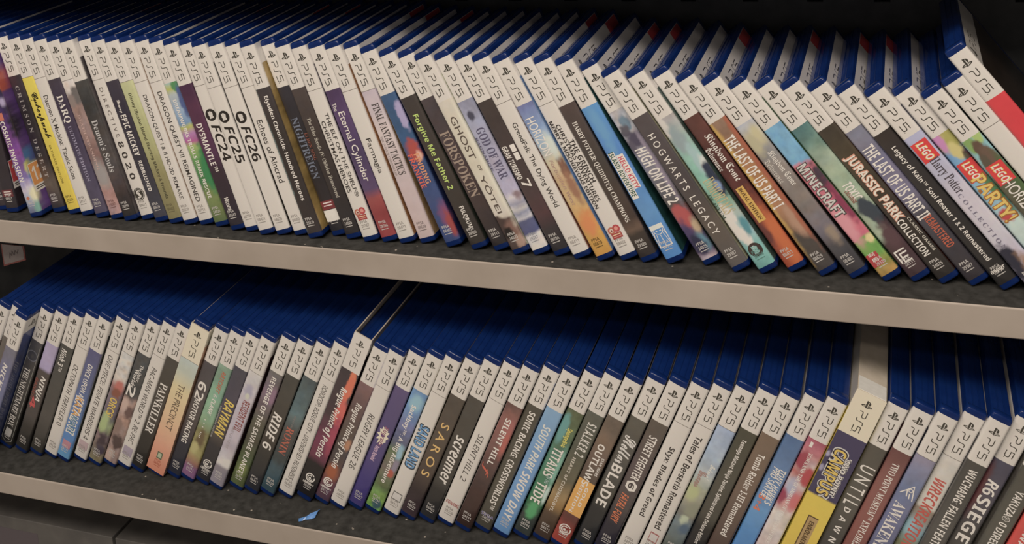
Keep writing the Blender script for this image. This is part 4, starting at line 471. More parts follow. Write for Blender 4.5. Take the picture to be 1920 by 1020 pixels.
    {'id': 91, 'W': 13.8, 'z0': 4.5, 'PH': 161.0, 'sl': 0, 'loc': [-235.3, 4.37, -241.42], 'rot': 0.45102, 'bg': 'W', 'tx': [('SILENT HILL 2', 71.0, 118.7, 5, 0.5, 'i', '#38322e')], 'dc': [('t', 'KONAMI', 143.4, 11, 0.5, '#a8504c')], 'bl': [], 'cv': '#302c28', 'cc': '#8f867c', 'n': 0.1, 'lab': 'white case with slanted dark capitals ending in 2 and a thin red maker line', 'st': 0, 'wt': 0, 'yaw': 0, 'ln': 0, 'lg': 0, 'sale': 0, 'grp': 'game cases on the lower shelf'},
    {'id': 92, 'W': 13.8, 'z0': 4.5, 'PH': 161.0, 'sl': 0, 'loc': [-218.64, 1.85, -241.44], 'rot': 0.4499, 'bg': [(33.2, '#6c4c44'), (57.5, '#905a52'), (84.9, '#74504a'), (107.2, '#503c38'), (124.1, '#48302c'), (164.2, '#34241f')], 'tx': [('SILENT HILL', 49.9, 96.6, 4.8, 0.5, 'b', '#e8ded4'), ('f', 97.0, 109.3, 8, 0.4, 'i', '#c8543c')], 'dc': [], 'bl': [(61.7, 0.75, 14, 4, '#a8605a', 0.6), (73.4, 0.85, 10, 3, '#b85c50', 0.6)], 'cv': '#2c2420', 'cc': '#b9b0a6', 'n': 0.2, 'lab': 'rusty red-brown case with spaced white capitals', 'st': 0, 'wt': 0, 'yaw': 0, 'ln': 0, 'lg': 0, 'sale': 0, 'grp': 'game cases on the lower shelf'},
    {'id': 93, 'W': 13.8, 'z0': 4.5, 'PH': 161.0, 'sl': 0, 'loc': [-202.66, 4.17, -241.42], 'rot': 0.45097, 'bg': [(35.0, '#504a3e'), (111.7, '#544e42'), (165.8, '#48443a')], 'tx': [('SONIC RACING: CROSSWORLDS™', 42.0, 142.2, 5.4, 0.5, 'b', '#e8ded4')], 'dc': [('t', 'SEGA', 149.1, 11, 0.5, '#8c84a4')], 'bl': [], 'cv': '#34302a', 'cc': '#b9b0a6', 'n': 0.06, 'lab': 'olive-brown case with a long row of bold white capitals', 'st': 0, 'wt': 0, 'yaw': 0, 'ln': 0, 'lg': 0, 'sale': 0, 'grp': 'game cases on the lower shelf'},
    {'id': 94, 'W': 13.8, 'z0': 4.5, 'PH': 161.0, 'sl': 0, 'loc': [-186.03, 2.32, -241.46], 'rot': 0.4478, 'bg': [(33.9, '#7ca4dc'), (79.5, '#6c98d8'), (165.6, '#5c90d8')], 'tx': [('SOUTH PARK', 52.0, 97.6, 6.6, 0.5, 'bi', '#d4dcec'), ('SNOW DAY', 99.2, 147.9, 7, 0.5, 'bi', '#e8ded4')], 'dc': [], 'bl': [], 'cv': '#5070a0', 'cc': '#b9b0a6', 'n': 0.05, 'lab': 'powder blue case with snowy white capitals', 'st': 0, 'wt': 0, 'yaw': 0, 'ln': 0, 'lg': 0, 'sale': 0, 'grp': 'game cases on the lower shelf'},
    {'id': 95, 'W': 13.8, 'z0': 4.5, 'PH': 161.0, 'sl': 0, 'loc': [-169.39, 4.59, -241.47], 'rot': 0.44716, 'bg': [(35.6, '#5c6444'), (56.8, '#607450'), (78.4, '#4c8068'), (111.2, '#3c7c58'), (130.7, '#2c6c44'), (141.9, '#3c4440'), (164.6, '#383e3c')], 'tx': [('SpongeBob', 52.7, 70.9, 5, 0.6, 'b', '#dcc840'), ('TITANS', 73.5, 101.9, 8, 0.5, 'b', '#e8ded4'), ('TIDE', 108.9, 129.0, 8, 0.45, 'b', '#e8ded4'), ('OF THE', 100.9, 108.1, 3, 0.6, 'b', '#a8b8b0')], 'dc': [], 'bl': [(54.3, 0.2, 12, 3, '#5c9890', 0.4), (90.9, 0.9, 16, 2.5, '#78b098', 0.5), (118.5, 0.9, 8, 2, '#b8d0c4', 0.4), (136.3, 0.5, 8, 4, '#44a060', 0.4)], 'cv': '#2c3c30', 'cc': '#b9b0a6', 'n': 0.22, 'lab': 'sea-green case with bold white capitals under a small yellow word', 'st': 0, 'wt': 0, 'yaw': 0, 'ln': 0, 'lg': 0, 'sale': 0, 'grp': 'game cases on the lower shelf'},
    {'id': 96, 'W': 13.8, 'z0': 4.5, 'PH': 161.0, 'sl': 0, 'loc': [-152.58, 4.11, -241.54], 'rot': 0.44189, 'bg': [(35.5, '#5c5c50'), (75.2, '#585848'), (102.2, '#686048'), (118.7, '#a08050'), (128.6, '#94703c'), (138.1, '#54402f'), (166.1, '#3c302c')], 'tx': [('S.T.A.L.K.E.R. 2', 45.6, 77.4, 7.4, 0.55, 'b', '#d4ccbe'), ('HEART of CHORNOBYL', 80.4, 135.1, 2.8, 0.4, 'b', '#c8bca8')], 'dc': [], 'bl': [], 'cv': '#3c3428', 'cc': '#b9b0a6', 'n': 0.14, 'lab': 'grey-green case fading to ochre with narrow stencil lettering', 'st': 0, 'wt': 0, 'yaw': 0, 'ln': 0, 'lg': 0, 'sale': 0, 'grp': 'game cases on the lower shelf'},
    {'id': 97, 'W': 13.8, 'z0': 4.5, 'PH': 161.0, 'sl': 0, 'loc': [-137.01, 1.67, -241.47], 'rot': 0.4469, 'bg': [(35.9, '#64584c'), (59.6, '#7c6450'), (75.5, '#705a4c'), (97.0, '#5c4c40'), (124.3, '#604038'), (138.1, '#6c342e'), (152.0, '#a43c30')], 'tx': [('OUTLAWS', 62.4, 102.6, 5.4, 0.42, 'b', '#f0e8dc'), ('STAR WARS', 72.9, 90.5, 2.2, 0.78, 'b', '#e4dccc'), ('GOLD', 103.6, 122.7, 2.6, 0.66, 'b', '#f4e4cc'), ('EDITION', 103.2, 130.1, 2.6, 0.36, 'b', '#f4e4cc')], 'dc': [('b', 98.1, 132.0, 0.02, 0.98, '#e09c3c'), ('sw', 147.6)], 'bl': [], 'cv': '#2c2a28', 'cc': '#b9b0a6', 'n': 0.14, 'lab': 'brown case with an orange-gold label and white outlined capitals', 'st': 0, 'wt': 0, 'yaw': 0, 'ln': 0, 'lg': 0, 'sale': 0, 'grp': 'game cases on the lower shelf'},
    {'id': 98, 'W': 13.8, 'z0': 4.5, 'PH': 161.0, 'sl': 0, 'loc': [-118.58, 4.26, -241.61], 'rot': 0.43633, 'bg': [(38.3, '#5c564a'), (85.4, '#54504a'), (109.5, '#4c483e'), (125.7, '#2e2e2e'), (167.1, '#2a2c30')], 'tx': [('Stellar', 53.4, 79.6, 10, 0.55, 'c', '#d4ccd0'), ('BLADE', 81.1, 121.4, 8, 0.5, 'b', '#ece0ec')], 'dc': [], 'bl': [], 'cv': '#3c3a34', 'cc': '#b9b0a6', 'n': 0.1, 'lab': 'grey-brown case with looping white script above heavy pale capitals', 'st': 0, 'wt': 0, 'yaw': 0, 'ln': 0, 'lg': 0, 'sale': 0, 'grp': 'game cases on the lower shelf'},
    {'id': 99, 'W': 13.8, 'z0': 4.5, 'PH': 161.0, 'sl': 0, 'loc': [-102.2, 2.85, -241.61], 'rot': 0.43633, 'bg': [(37.0, '#605448'), (81.2, '#5c4e4c'), (118.4, '#504644'), (137.4, '#2e2a34'), (167.7, '#2c2a38')], 'tx': [('STREET FIGHTER', 49.4, 91.7, 6.6, 0.5, 'b', '#e8dcd4'), ('FATAL FURY', 106.3, 134.4, 6, 0.42, 'bi', '#d86c3c')], 'dc': [('hex', 97.6)], 'bl': [], 'cv': '#54464c', 'cc': '#b9b0a6', 'n': 0.1, 'lab': 'taupe case with condensed pale capitals above slanted orange ones', 'st': 0, 'wt': 0, 'yaw': 0, 'ln': 0, 'lg': 0, 'sale': 0, 'grp': 'game cases on the lower shelf'},
    {'id': 100, 'W': 13.8, 'z0': 4.5, 'PH': 161.0, 'sl': 0, 'loc': [-84.92, 4.21, -241.67], 'rot': 0.4311, 'bg': 'W', 'tx': [('Styx: Blades of Greed', 58.1, 124.8, 5.6, 0.5, 'b', '#38322e')], 'dc': [], 'bl': [], 'cv': '#3a3230', 'cc': '#8f867c', 'n': 0.1, 'lab': 'white case with bold mixed-case lettering next to the taupe one', 'st': 0, 'wt': 0, 'yaw': 0, 'ln': 0, 'lg': 0, 'sale': 0, 'grp': 'game cases on the lower shelf'},
    {'id': 101, 'W': 13.8, 'z0': 4.5, 'PH': 161.0, 'sl': 0, 'loc': [-68.25, 5.04, -241.71], 'rot': 0.42761, 'bg': 'W', 'tx': [('Tales of Berseria Remastered', 46.4, 136.0, 5.4, 0.5, 'b', '#38322e')], 'dc': [('b', 140.3, 149.0, 0.25, 0.75, '#a85c58'), ('b', 141.4, 147.9, 0.29, 0.71, '#c8beb4')], 'bl': [], 'cv': '#3a3230', 'cc': '#8f867c', 'n': 0.1, 'lab': 'white case with a long bold mixed-case title next to the pale blue one', 'st': 0, 'wt': 0, 'yaw': 0, 'ln': 0, 'lg': 0, 'sale': 0, 'grp': 'game cases on the lower shelf'},
    {'id': 102, 'W': 13.8, 'z0': 4.5, 'PH': 161.0, 'sl': 0, 'loc': [-52.02, 5.9, -241.71], 'rot': 0.42761, 'bg': [(36.7, '#98a8c0'), (64.5, '#a0b0c0'), (79.9, '#acb4b4'), (92.8, '#a8a88c'), (105.9, '#9c9880'), (119.0, '#747068'), (129.6, '#6c7c80'), (153.7, '#5c6054')], 'tx': [('Tales of', 69.6, 84.0, 6, 0.62, 'c', '#d4d0c4'), ('Graces', 78.1, 93.6, 6, 0.36, 'c', '#a47c70')], 'dc': [], 'bl': [(99.9, 0.3, 7, 4, '#b0b47c', 0.5), (114.4, 0.6, 7, 5, '#8c8c74', 0.5), (125.4, 0.5, 5, 4, '#b4bc9c', 0.3), (130.4, 0.7, 6, 4, '#4c6478', 0.5)], 'cv': '#48483c', 'cc': '#b9b0a6', 'n': 0.16, 'lab': 'hazy pale blue case with faint spidery lettering above meadow art', 'st': 0, 'wt': 0, 'yaw': 0, 'ln': 1, 'lg': 0, 'sale': 0, 'grp': 'game cases on the lower shelf'},
    {'id': 103, 'W': 13.8, 'z0': 4.5, 'PH': 161.0, 'sl': 0, 'loc': [-35.72, 5.94, -241.71], 'rot': 0.42761, 'bg': [(36.5, '#4c4838'), (82.0, '#524e42'), (118.3, '#4a463c'), (128.9, '#2c2a28'), (160.9, '#26262c')], 'tx': [('Teenage Mutant Ninja Turtles: Splintered Fate Deluxe Edition', 44.4, 144.2, 4.2, 0.45, 'b', '#e8e2d4')], 'dc': [], 'bl': [], 'cv': '#506078', 'cc': '#b9b0a6', 'n': 0.08, 'lab': 'dark olive case with a very long small white title', 'st': 0, 'wt': 0, 'yaw': 0, 'ln': 0, 'lg': 0, 'sale': 0, 'grp': 'game cases on the lower shelf'},
    {'id': 104, 'W': 13.8, 'z0': 4.5, 'PH': 161.0, 'sl': 0, 'loc': [-19.92, 3.71, -241.71], 'rot': 0.42761, 'bg': [(34.6, '#78624e'), (87.3, '#745e4e'), (120.9, '#604c42'), (160.5, '#442e2c')], 'tx': [('Tomb Raider I-III Remastered', 53.4, 130.8, 5.4, 0.5, 'b', '#f0dcc8')], 'dc': [], 'bl': [], 'cv': '#3c3028', 'cc': '#b9b0a6', 'n': 0.06, 'lab': 'tan-brown case with bold cream lettering', 'st': 0, 'wt': 0, 'yaw': 0, 'ln': 0, 'lg': 0, 'sale': 0, 'grp': 'game cases on the lower shelf'},
    {'id': 105, 'W': 13.8, 'z0': 4.5, 'PH': 161.0, 'sl': 0, 'loc': [-2.88, 5.6, -241.74], 'rot': 0.42586, 'bg': [(35.7, '#4c6c94'), (65.5, '#5c7ca4'), (90.7, '#5c84b0'), (103.5, '#5c94cc'), (126.8, '#4488c4'), (158.4, '#3c80c0')], 'tx': [("TONY HAWK'S", 64.9, 97.2, 5, 0.68, 'bi', '#ece8d8'), ('PRO SKATER', 65.3, 92.6, 5, 0.36, 'bi', '#ece8d8'), ('3+4', 90.6, 105.9, 5, 0.3, 'bi', '#d86c44')], 'dc': [], 'bl': [], 'cv': '#8c949c', 'cc': '#b9b0a6', 'n': 0.08, 'lab': 'steel blue case with two slanted rows of cream capitals', 'st': 0, 'wt': 0, 'yaw': 0, 'ln': 0, 'lg': 0, 'sale': 0, 'grp': 'game cases on the lower shelf'},
    {'id': 106, 'W': 13.8, 'z0': 4.5, 'PH': 161.0, 'sl': 0, 'loc': [13.32, 4.71, -241.76], 'rot': 0.42412, 'bg': [(34.8, '#a4485c'), (47.0, '#b86870'), (59.4, '#c8aca4'), (66.8, '#b4605c'), (76.8, '#c4b0ac'), (86.9, '#b86c74'), (97.0, '#c88c88'), (104.6, '#ccc0b4'), (122.6, '#c8b8b0'), (148.6, '#bca4a4')], 'tx': [('TOWA AND THE GUARDIANS OF THE SACRED TREE', 47.5, 132.4, 2.8, 0.45, 's', '#f4e8e4')], 'dc': [('b', 38.7, 43.1, 0.2, 0.35, '#e8dce0')], 'bl': [(66.6, 0.8, 8, 4, '#b84048', 0.4), (55.6, 0.2, 8, 4, '#a03c4c', 0.4), (81.1, 0.3, 8, 4, '#a8a8bc', 0.5), (90.1, 0.8, 9, 4, '#d06868', 0.4), (89.5, 0.1, 6, 3, '#9c3850', 0.4)], 'cv': '#8c5c64', 'cc': '#b9b0a6', 'n': 0.22, 'lab': 'pink and white dappled case with small white serif capitals', 'st': 0, 'wt': 0, 'yaw': 0, 'ln': 0, 'lg': 0, 'sale': 0, 'grp': 'game cases on the lower shelf'},
    {'id': 107, 'W': 21.0, 'z0': 0.3, 'PH': 172.0, 'sl': 2, 'loc': [31.71, 3.98, -238.93], 'rot': 0.41713, 'bg': [(42.0, '#443c5a'), (66.2, '#423a58'), (91.8, '#443c58'), (93.3, '#ecbc20'), (161.9, '#e8b414')], 'tx': [('CAMPUS', 48.3, 92.4, 11.4, 0.42, 'bO', '#c4beb4'), ('TWO POINT', 53.5, 88.3, 5.6, 0.72, 'bO', '#c4beb4'), ('CAMPUS', 49.3, 91.2, 10, 0.42, 'bo', '#302838'), ('TWO POINT', 54.5, 87.3, 4.6, 0.72, 'bo', '#302838'), ('CAMPUS', 50.3, 89.9, 8.6, 0.42, 'b', '#f0b43c'), ('TWO POINT', 54.9, 86.3, 3.6, 0.72, 'b', '#e8e4dc'), ('ENROLMENT EDITION', 114.0, 155.9, 3.4, 0.56, 'b', '#4c3418')], 'dc': [('b', 109.8, 164.5, 0.36, 0.72, '#5c4424'), ('b', 110.8, 164.5, 0.4, 0.72, '#b08c54')], 'bl': [(57.5, 0.06, 3, 1.5, '#a49cb4', 0.3), (69.7, 0.06, 3, 1.5, '#9c94ac', 0.3)], 'cv': '#ecbc20', 'cc': '#b9b0a6', 'n': 0.03, 'lab': 'wide navy and yellow boxed set with chunky orange capitals', 'st': 0, 'wt': 1, 'yaw': 0, 'ln': 0, 'lg': 0, 'sale': 0, 'grp': 'game cases on the lower shelf'},
    {'id': 108, 'W': 13.8, 'z0': 4.5, 'PH': 161.0, 'sl': 0, 'loc': [55.07, 6.65, -241.85], 'rot': 0.41713, 'bg': [(36.8, '#565046'), (85.6, '#5c564c'), (115.5, '#4a4640'), (151.3, '#383634')], 'tx': [('U N T I L', 53.7, 89.5, 10, 0.5, 'r', '#e8e2d4'), ('D  A  W  N', 91.5, 123.6, 4.4, 0.5, 'b', '#e8e2d4')], 'dc': [], 'bl': [], 'cv': '#3c3834', 'cc': '#b9b0a6', 'n': 0.06, 'lab': 'grey-brown case with very tall thin letters next to the yellow boxed set', 'st': 0, 'wt': 0, 'yaw': 0, 'ln': 0, 'lg': 0, 'sale': 0, 'grp': 'game cases on the lower shelf'},
    {'id': 109, 'W': 13.8, 'z0': 4.5, 'PH': 161.0, 'sl': 0, 'loc': [70.61, 4.41, -241.8], 'rot': 0.42062, 'bg': [(36.9, '#704440'), (60.9, '#88544c'), (90.2, '#8c524a'), (145.6, '#80443c')], 'tx': [('TWO POINT MUSEUM™ EXPLORER EDITION', 46.4, 143.5, 5, 0.5, 's', '#f0e4dc')], 'dc': [], 'bl': [], 'cv': '#4c2c2c', 'cc': '#b9b0a6', 'n': 0.06, 'lab': 'brick red case with white serif capitals', 'st': 0, 'wt': 0, 'yaw': 0, 'ln': 0, 'lg': 0, 'sale': 0, 'grp': 'game cases on the lower shelf'},
    {'id': 110, 'W': 13.8, 'z0': 4.5, 'PH': 161.0, 'sl': 0, 'loc': [86.01, 1.93, -241.76], 'rot': 0.42412, 'bg': [(36.6, '#8c8498'), (60.5, '#707c9c'), (84.8, '#6c7090'), (144.7, '#585c7c')], 'tx': [('AWAKENING', 76.7, 131.3, 8, 0.42, 's', '#e8e4e4')], 'dc': [('tri', 66.3)], 'bl': [], 'cv': '#303444', 'cc': '#b9b0a6', 'n': 0.14, 'lab': 'blue-violet cloudy case with a white triangular eye emblem', 'st': 0, 'wt': 0, 'yaw': 0, 'ln': 1, 'lg': 0, 'sale': 0, 'grp': 'game cases on the lower shelf'},
    {'id': 111, 'W': 13.8, 'z0': 4.5, 'PH': 161.0, 'sl': 0, 'loc': [103.0, 6.04, -241.76], 'rot': 0.42412, 'bg': [(39.2, '#ccc4b8'), (81.0, '#c8c0b0'), (82.9, '#94806c'), (92.2, '#948c80'), (102.1, '#7ca0a8'), (114.5, '#7c7c58'), (144.6, '#605c48')], 'tx': [('WRECKREATION', 55.9, 117.5, 8, 0.5, 'bi', '#c04c40')], 'dc': [], 'bl': [(100.0, 0.2, 8, 4, '#8cb4bc', 0.5)], 'cv': '#343c40', 'cc': '#b9b0a6', 'n': 0.1, 'lab': 'white-topped case with slanted red capitals over rubble art', 'st': 0, 'wt': 0, 'yaw': 0, 'ln': 1, 'lg': 0, 'sale': 0, 'grp': 'game cases on the lower shelf'},
    {'id': 112, 'W': 13.8, 'z0': 4.5, 'PH': 161.0, 'sl': 0, 'loc': [118.41, 3.2, -241.74], 'rot': 0.42586, 'bg': [(41.0, '#4a4640'), (98.6, '#54504a'), (148.4, '#48443c')], 'tx': [('WUCHANG: FALLEN FEATHERS', 42.0, 121.3, 5.8, 0.5, 'b', '#ece6da')], 'dc': [], 'bl': [], 'cv': '#686460', 'cc': '#b9b0a6', 'n': 0.06, 'lab': 'dark grey case with a long row of white capitals next to the red-lettered one', 'st': 0, 'wt': 0, 'yaw': 0, 'ln': 0, 'lg': 0, 'sale': 0, 'grp': 'game cases on the lower shelf'},
    {'id': 113, 'W': 13.8, 'z0': 4.5, 'PH': 161.0, 'sl': 0, 'loc': [135.82, 8.78, -241.74], 'rot': 0.42586, 'bg': [(42.4, '#4c4858'), (66.1, '#544e58'), (99.9, '#4c4844'), (149.7, '#403c38')], 'tx': [('R6', 52.7, 65.1, 8, 0.5, 'bi', '#e8dcd0'), ('SIEGE X', 67.0, 122.6, 8.6, 0.5, 'b', '#e8dcd0')], 'dc': [], 'bl': [(63.0, 0.05, 20, 3, '#643438', 0.5)], 'cv': '#7c7c7c', 'cc': '#b9b0a6', 'n': 0.1, 'lab': 'dusky violet case with huge blocky cream capitals', 'st': 0, 'wt': 0, 'yaw': 0, 'ln': 0, 'lg': 0, 'sale': 0, 'grp': 'game cases on the lower shelf'},
    {'id': 114, 'W': 13.8, 'z0': 4.5, 'PH': 161.0, 'sl': 0, 'loc': [153.02, 3.98, -241.74], 'rot': 0.42586, 'bg': [(39.9, '#504c42'), (91.9, '#58544a'), (140.8, '#48443c')], 'tx': [("YAKUZA® 0 DIRECTOR'S CUT", 54.8, 130.9, 5.4, 0.5, 'b', '#ece6da')], 'dc': [], 'bl': [], 'cv': '#5c564c', 'cc': '#b9b0a6', 'n': 0.06, 'lab': 'olive-grey case with slim white capitals beside the vivid red one', 'st': 0, 'wt': 0, 'yaw': 0, 'ln': 0, 'lg': 0, 'sale': 0, 'grp': 'game cases on the lower shelf'},
    {'id': 115, 'W': 13.8, 'z0': 4.5, 'PH': 161.0, 'sl': 0, 'loc': [169.82, 3.98, -241.74], 'rot': 0.42586, 'bg': [(36.7, '#d4443c'), (136.8, '#d03c38')], 'tx': [('KIWAMI 3', 81.1, 117.2, 4.6, 0.5, 'b', '#f4e8e0')], 'dc': [], 'bl': [], 'cv': '#702420', 'cc': '#b9b0a6', 'n': 0.05, 'lab': 'vivid red case cut off at the end of the lower shelf', 'st': 0, 'wt': 0, 'yaw': 0, 'ln': 0, 'lg': 0, 'sale': 0, 'grp': 'game cases on the lower shelf'},
]

want = {('PS', 'r'), ('PPSA', 'b'), ('SALE', 'b'), ('18', 'b'), ('12', 'b'), ('EA', 'bi'), ('LEGO', 'bi'), ('UBISOFT', 'b'), ('6', 'b')}
rng = random.Random(11)
CODES = ['0%d' % rng.randint(1000, 9999) for _ in range(3)] + ['2%d' % rng.randint(1000, 9999) for _ in range(5)]
for c in CODES:
    want.add((c, 'b'))
for c in CASES:
    for t in c['tx']:
        want.add((t[0], t[5]))
    for d in c['dc']:
        if d[0] == 't':
            want.add((d[1], 'b'))
tmp = {}
for s, st in sorted(want):
    cu = bpy.data.curves.new('t', 'FONT')
    cu.body = styled(s, st)
    cu.fill_mode = 'FRONT'
    cu.resolution_u = 3
    cu.offset = {'r': 0.006, 'c': 0.02, 'bo': 0.05, 'bO': 0.10}.get(st, 0.0)
    o = bpy.data.objects.new('t', cu)
    COL.objects.link(o)
    tmp[(s, st)] = o
dg = bpy.context.evaluated_depsgraph_get()
TXT = {}
for k, o in tmp.items():
    me = bpy.data.meshes.new_from_object(o.evaluated_get(dg))
    n = len(me.vertices)
    co = np.zeros(n * 3)
    me.vertices.foreach_get('co', co)
    co = co.reshape(-1, 3)[:, :2]
    lo, hi = co.min(0), co.max(0)
    TXT[k] = ((co - lo) / np.maximum(hi - lo, 1e-6), [tuple(p.vertices) for p in me.polygons], (hi - lo))
    bpy.data.meshes.remove(me)
for o in tmp.values():
    cu = o.data
    bpy.data.objects.remove(o)
    bpy.data.curves.remove(cu)


class Deco:
    """flat printed shapes gathered on the spine: coordinates x (mm across), v (mm from the sheet's top)"""

    def __init__(self):
        self.v, self.f, self.m, self.mats = [], [], [], []

    def mi(self, h):
        mt = ink(h)
        if mt not in self.mats:
            self.mats.append(mt)
        return self.mats.index(mt)

    def add(self, pts, faces, h, layer):
        n0 = len(self.v)
        self.v += [(p[0], p[1], layer) for p in pts]
        k = self.mi(h)
        for q in faces:
            self.f.append(tuple(n0 + t for t in q))
            self.m.append(k)

    def poly(self, pts, h, layer):
        if len(pts) == 4:
            fs = [(0, 1, 2, 3)]
        else:
            fs = [tuple(t) for t in tessellate_polygon([[Vector((p[0], p[1], 0)) for p in pts]])]
        out = []
        for q in fs:                       # all faces turned to the viewer (x right, v down)
            a, b_, c = (pts[t] for t in q[:3])
            cr_ = (b_[0] - a[0]) * (c[1] - a[1]) - (b_[1] - a[1]) * (c[0] - a[0])
            out.append(q if cr_ < 0 else tuple(reversed(q)))
        self.add(pts, out, h, layer)

    def rect(self, x0, x1, v0, v1, h, layer):
        n = max(1, int(abs(x1 - x0) / 1.5))
        pts, fs = [], []
        for k in range(n + 1):
            x = x0 + (x1 - x0) * k / n
            pts += [(x, v0), (x, v1)]
        for k in range(n):
            fs.append((2 * k + 1, 2 * k + 3, 2 * k + 2, 2 * k))
        self.add(pts, fs, h, layer)

    def disc(self, x, v, r, h, layer, ry=None):
        ry = ry or r
        self.poly([(x + r * math.cos(a), v + ry * math.sin(a)) for a in np.linspace(0, 2 * math.pi, 25)[:-1]], h, layer)

    def stroke(self, pts, w, h, layer, closed=False):
        if closed:
            pts = list(pts) + [pts[0], pts[1]]
        L, Rr = [], []
        n = len(pts)
        for k in range(n):
            a = np.array(pts[max(k - 1, 0)], float)
            b_ = np.array(pts[min(k + 1, n - 1)], float)
            p = np.array(pts[k], float)
            d0, d1 = p - a, b_ - p
            l0, l1 = np.linalg.norm(d0), np.linalg.norm(d1)
            d0 = d0 / l0 if l0 > 1e-9 else d1 / l1
            d1 = d1 / l1 if l1 > 1e-9 else d0
            t = d0 + d1
            t /= max(np.linalg.norm(t), 1e-6)
            nn = np.array([-t[1], t[0]])
            sc = 1 / max(0.5, nn @ np.array([-d0[1], d0[0]]))
            L.append(p + nn * w / 2 * sc)
            Rr.append(p - nn * w / 2 * sc)
        for k in range(n - 1):
            self.poly([tuple(L[k]), tuple(L[k + 1]), tuple(Rr[k + 1]), tuple(Rr[k])], h, layer)

    def arc(self, x, v, r, a0, a1, w, h, layer):
        self.stroke([(x + r * math.cos(a), v + r * math.sin(a)) for a in np.linspace(a0, a1, max(6, int(abs(a1 - a0) * 5)))], w, h, layer)

    def text(self, s, st, v0, v1, hgt, xc, h, layer):           # reads downwards, letter tops towards +x
        co, fs, _ = TXT[(s, st)]
        pts = [(xc + (c[1] - 0.5) * hgt, v0 + c[0] * (v1 - v0)) for c in co]
        self.add(pts, fs, h, layer)

    def text_h(self, s, st, xc, vc, wid, hgt, h, layer):        # upright, across the spine
        co, fs, _ = TXT[(s, st)]
        pts = [(xc + (c[0] - 0.5) * wid, vc - (c[1] - 0.5) * hgt) for c in co]
        self.add(pts, fs, h, layer)

    def build(self, name, parent, W, ztop, flat=False, plane='spine'):
        vv = []
        for x, v, la in self.v:
            if plane == 'spine':
                t = 2 * x / W - 1
                vv.append((x * MM, ((0 if flat else 0.35 * SAG * t * t) - 0.08 - la) * MM, (ztop - v) * MM))
            else:                                                # on the outer face at x = W: x runs into the depth
                vv.append(((W + 0.08 + la) * MM, x * MM, (ztop - v) * MM))
        return mesh_obj(name, vv, self.f, self.mats, parent, self.m)


SAG = 0.42


def spine_y(x, W, flat=False):
    if flat:
        return 0.0
    t = min(max(2 * x / W - 1, -1), 1)
    y = SAG * t * t
    edge = min(x, W - x)
    if edge < 1.3:
        y += (1.3 - edge) ** 2 * 0.55
    return y


# the small symbol and the three-stroke wordmark on each white band
P1 = [(8.984, 2.596), (8.984, 20.143), (12.899, 21.404), (12.899, 6.688), (13.1, 5.9), (13.693, 5.697), (14.3, 6.2), (14.453, 7.202), (14.453, 13.077), (16.2, 13.5), (17.8, 12.9), (18.6, 11.6), (18.815, 9.925), (18.5, 7.6), (17.6, 6.0), (16.2, 4.9), (14.377, 4.098), (11.5, 3.2)]
P2 = [(13.64, 18.837), (19.936, 16.562), (20.5, 16.1), (20.182, 15.744), (19, 15.55), (17.825, 15.867), (13.62, 17.367), (13.62, 14.98), (13.86, 14.895), (16.773, 14.28), (19.5, 14.3), (22.21, 14.941), (23.8, 15.9), (23.786, 17.013), (22.164, 18.049), (13.62, 21.156)]
P3 = [(1.807, 18.6), (0.35, 17.6), (0.455, 16.28), (2.615, 15.228), (8.23, 13.215), (8.23, 15.528), (4.205, 17.0), (3.6, 17.5), (3.966, 17.826), (5.2, 17.95), (6.309, 17.706), (8.247, 17.0), (8.247, 19.074), (7.857, 19.147), (5, 19.3)]
INK = '#3e3a32'


def symbol(D_, xc, vc, size, h=INK):
    k = size / 23.4
    for P in (P1, P2, P3):
        D_.poly([(xc + (a - 12.1) * k, vc + (b_ - 12) * k) for a, b_ in P], h, 0.05)


G_P = [(0, 5), (5.2, 5), (6.4, 4.5), (6.6, 3.8), (6.4, 2.7), (5.2, 2.3), (1.6, 2.3), (0.8, 1.9), (0.6, 1.2), (0.6, 0)]
G_S = [(8.0, 0), (10.0, 0), (10.8, 0.4), (11.0, 1.2), (11.0, 3.8), (11.3, 4.6), (12.0, 5), (14.2, 5)]
G_5 = [(22.2, 5), (16.2, 5), (16.2, 2.9), (20.8, 2.9), (21.8, 2.5), (22.1, 1.5), (21.8, 0.5), (20.8, 0), (15.8, 0)]


def mark_down(D_, xc, v0, L, hgt, h=INK):
    for G in (G_P, G_S, G_5):
        D_.stroke([(xc + (b_ / 5 - 0.5) * hgt, v0 + a / 22.2 * L) for a, b_ in G], 0.62, h, 0.05)
    D_.rect(xc - hgt / 2 - .1, xc - hgt / 2 + .4, v0 + L + .5, v0 + L + 1.0, h, 0.05)


def mark_side(D_, y0, vc, L, hgt, h=INK):
    for G in (G_P, G_S, G_5):
        D_.stroke([(y0 + a / 22.2 * L, vc - (b_ / 5 - 0.5) * hgt) for a, b_ in G], 0.8, h, 0.05)


# ------------------------------------------------------------------ printed sheets
def vnoise(rs, V, U_, scale):
    g = rs.random((64, 64))
    a, b_ = V / scale, U_ / scale
    i, j = np.floor(a).astype(int), np.floor(b_).astype(int)
    fa, fb = a - i, b_ - j
    fa, fb = fa * fa * (3 - 2 * fa), fb * fb * (3 - 2 * fb)
    q = lambda x, y: g[x % 64, y % 64]
    return (q(i, j) * (1 - fa) + q(i + 1, j) * fa) * (1 - fb) + (q(i, j + 1) * (1 - fa) + q(i + 1, j + 1) * fa) * fb


WHITE = alb('#d0c6b9')
CREAM = alb('#dccbae')
BAND, CBAND = 36.4, 16.6


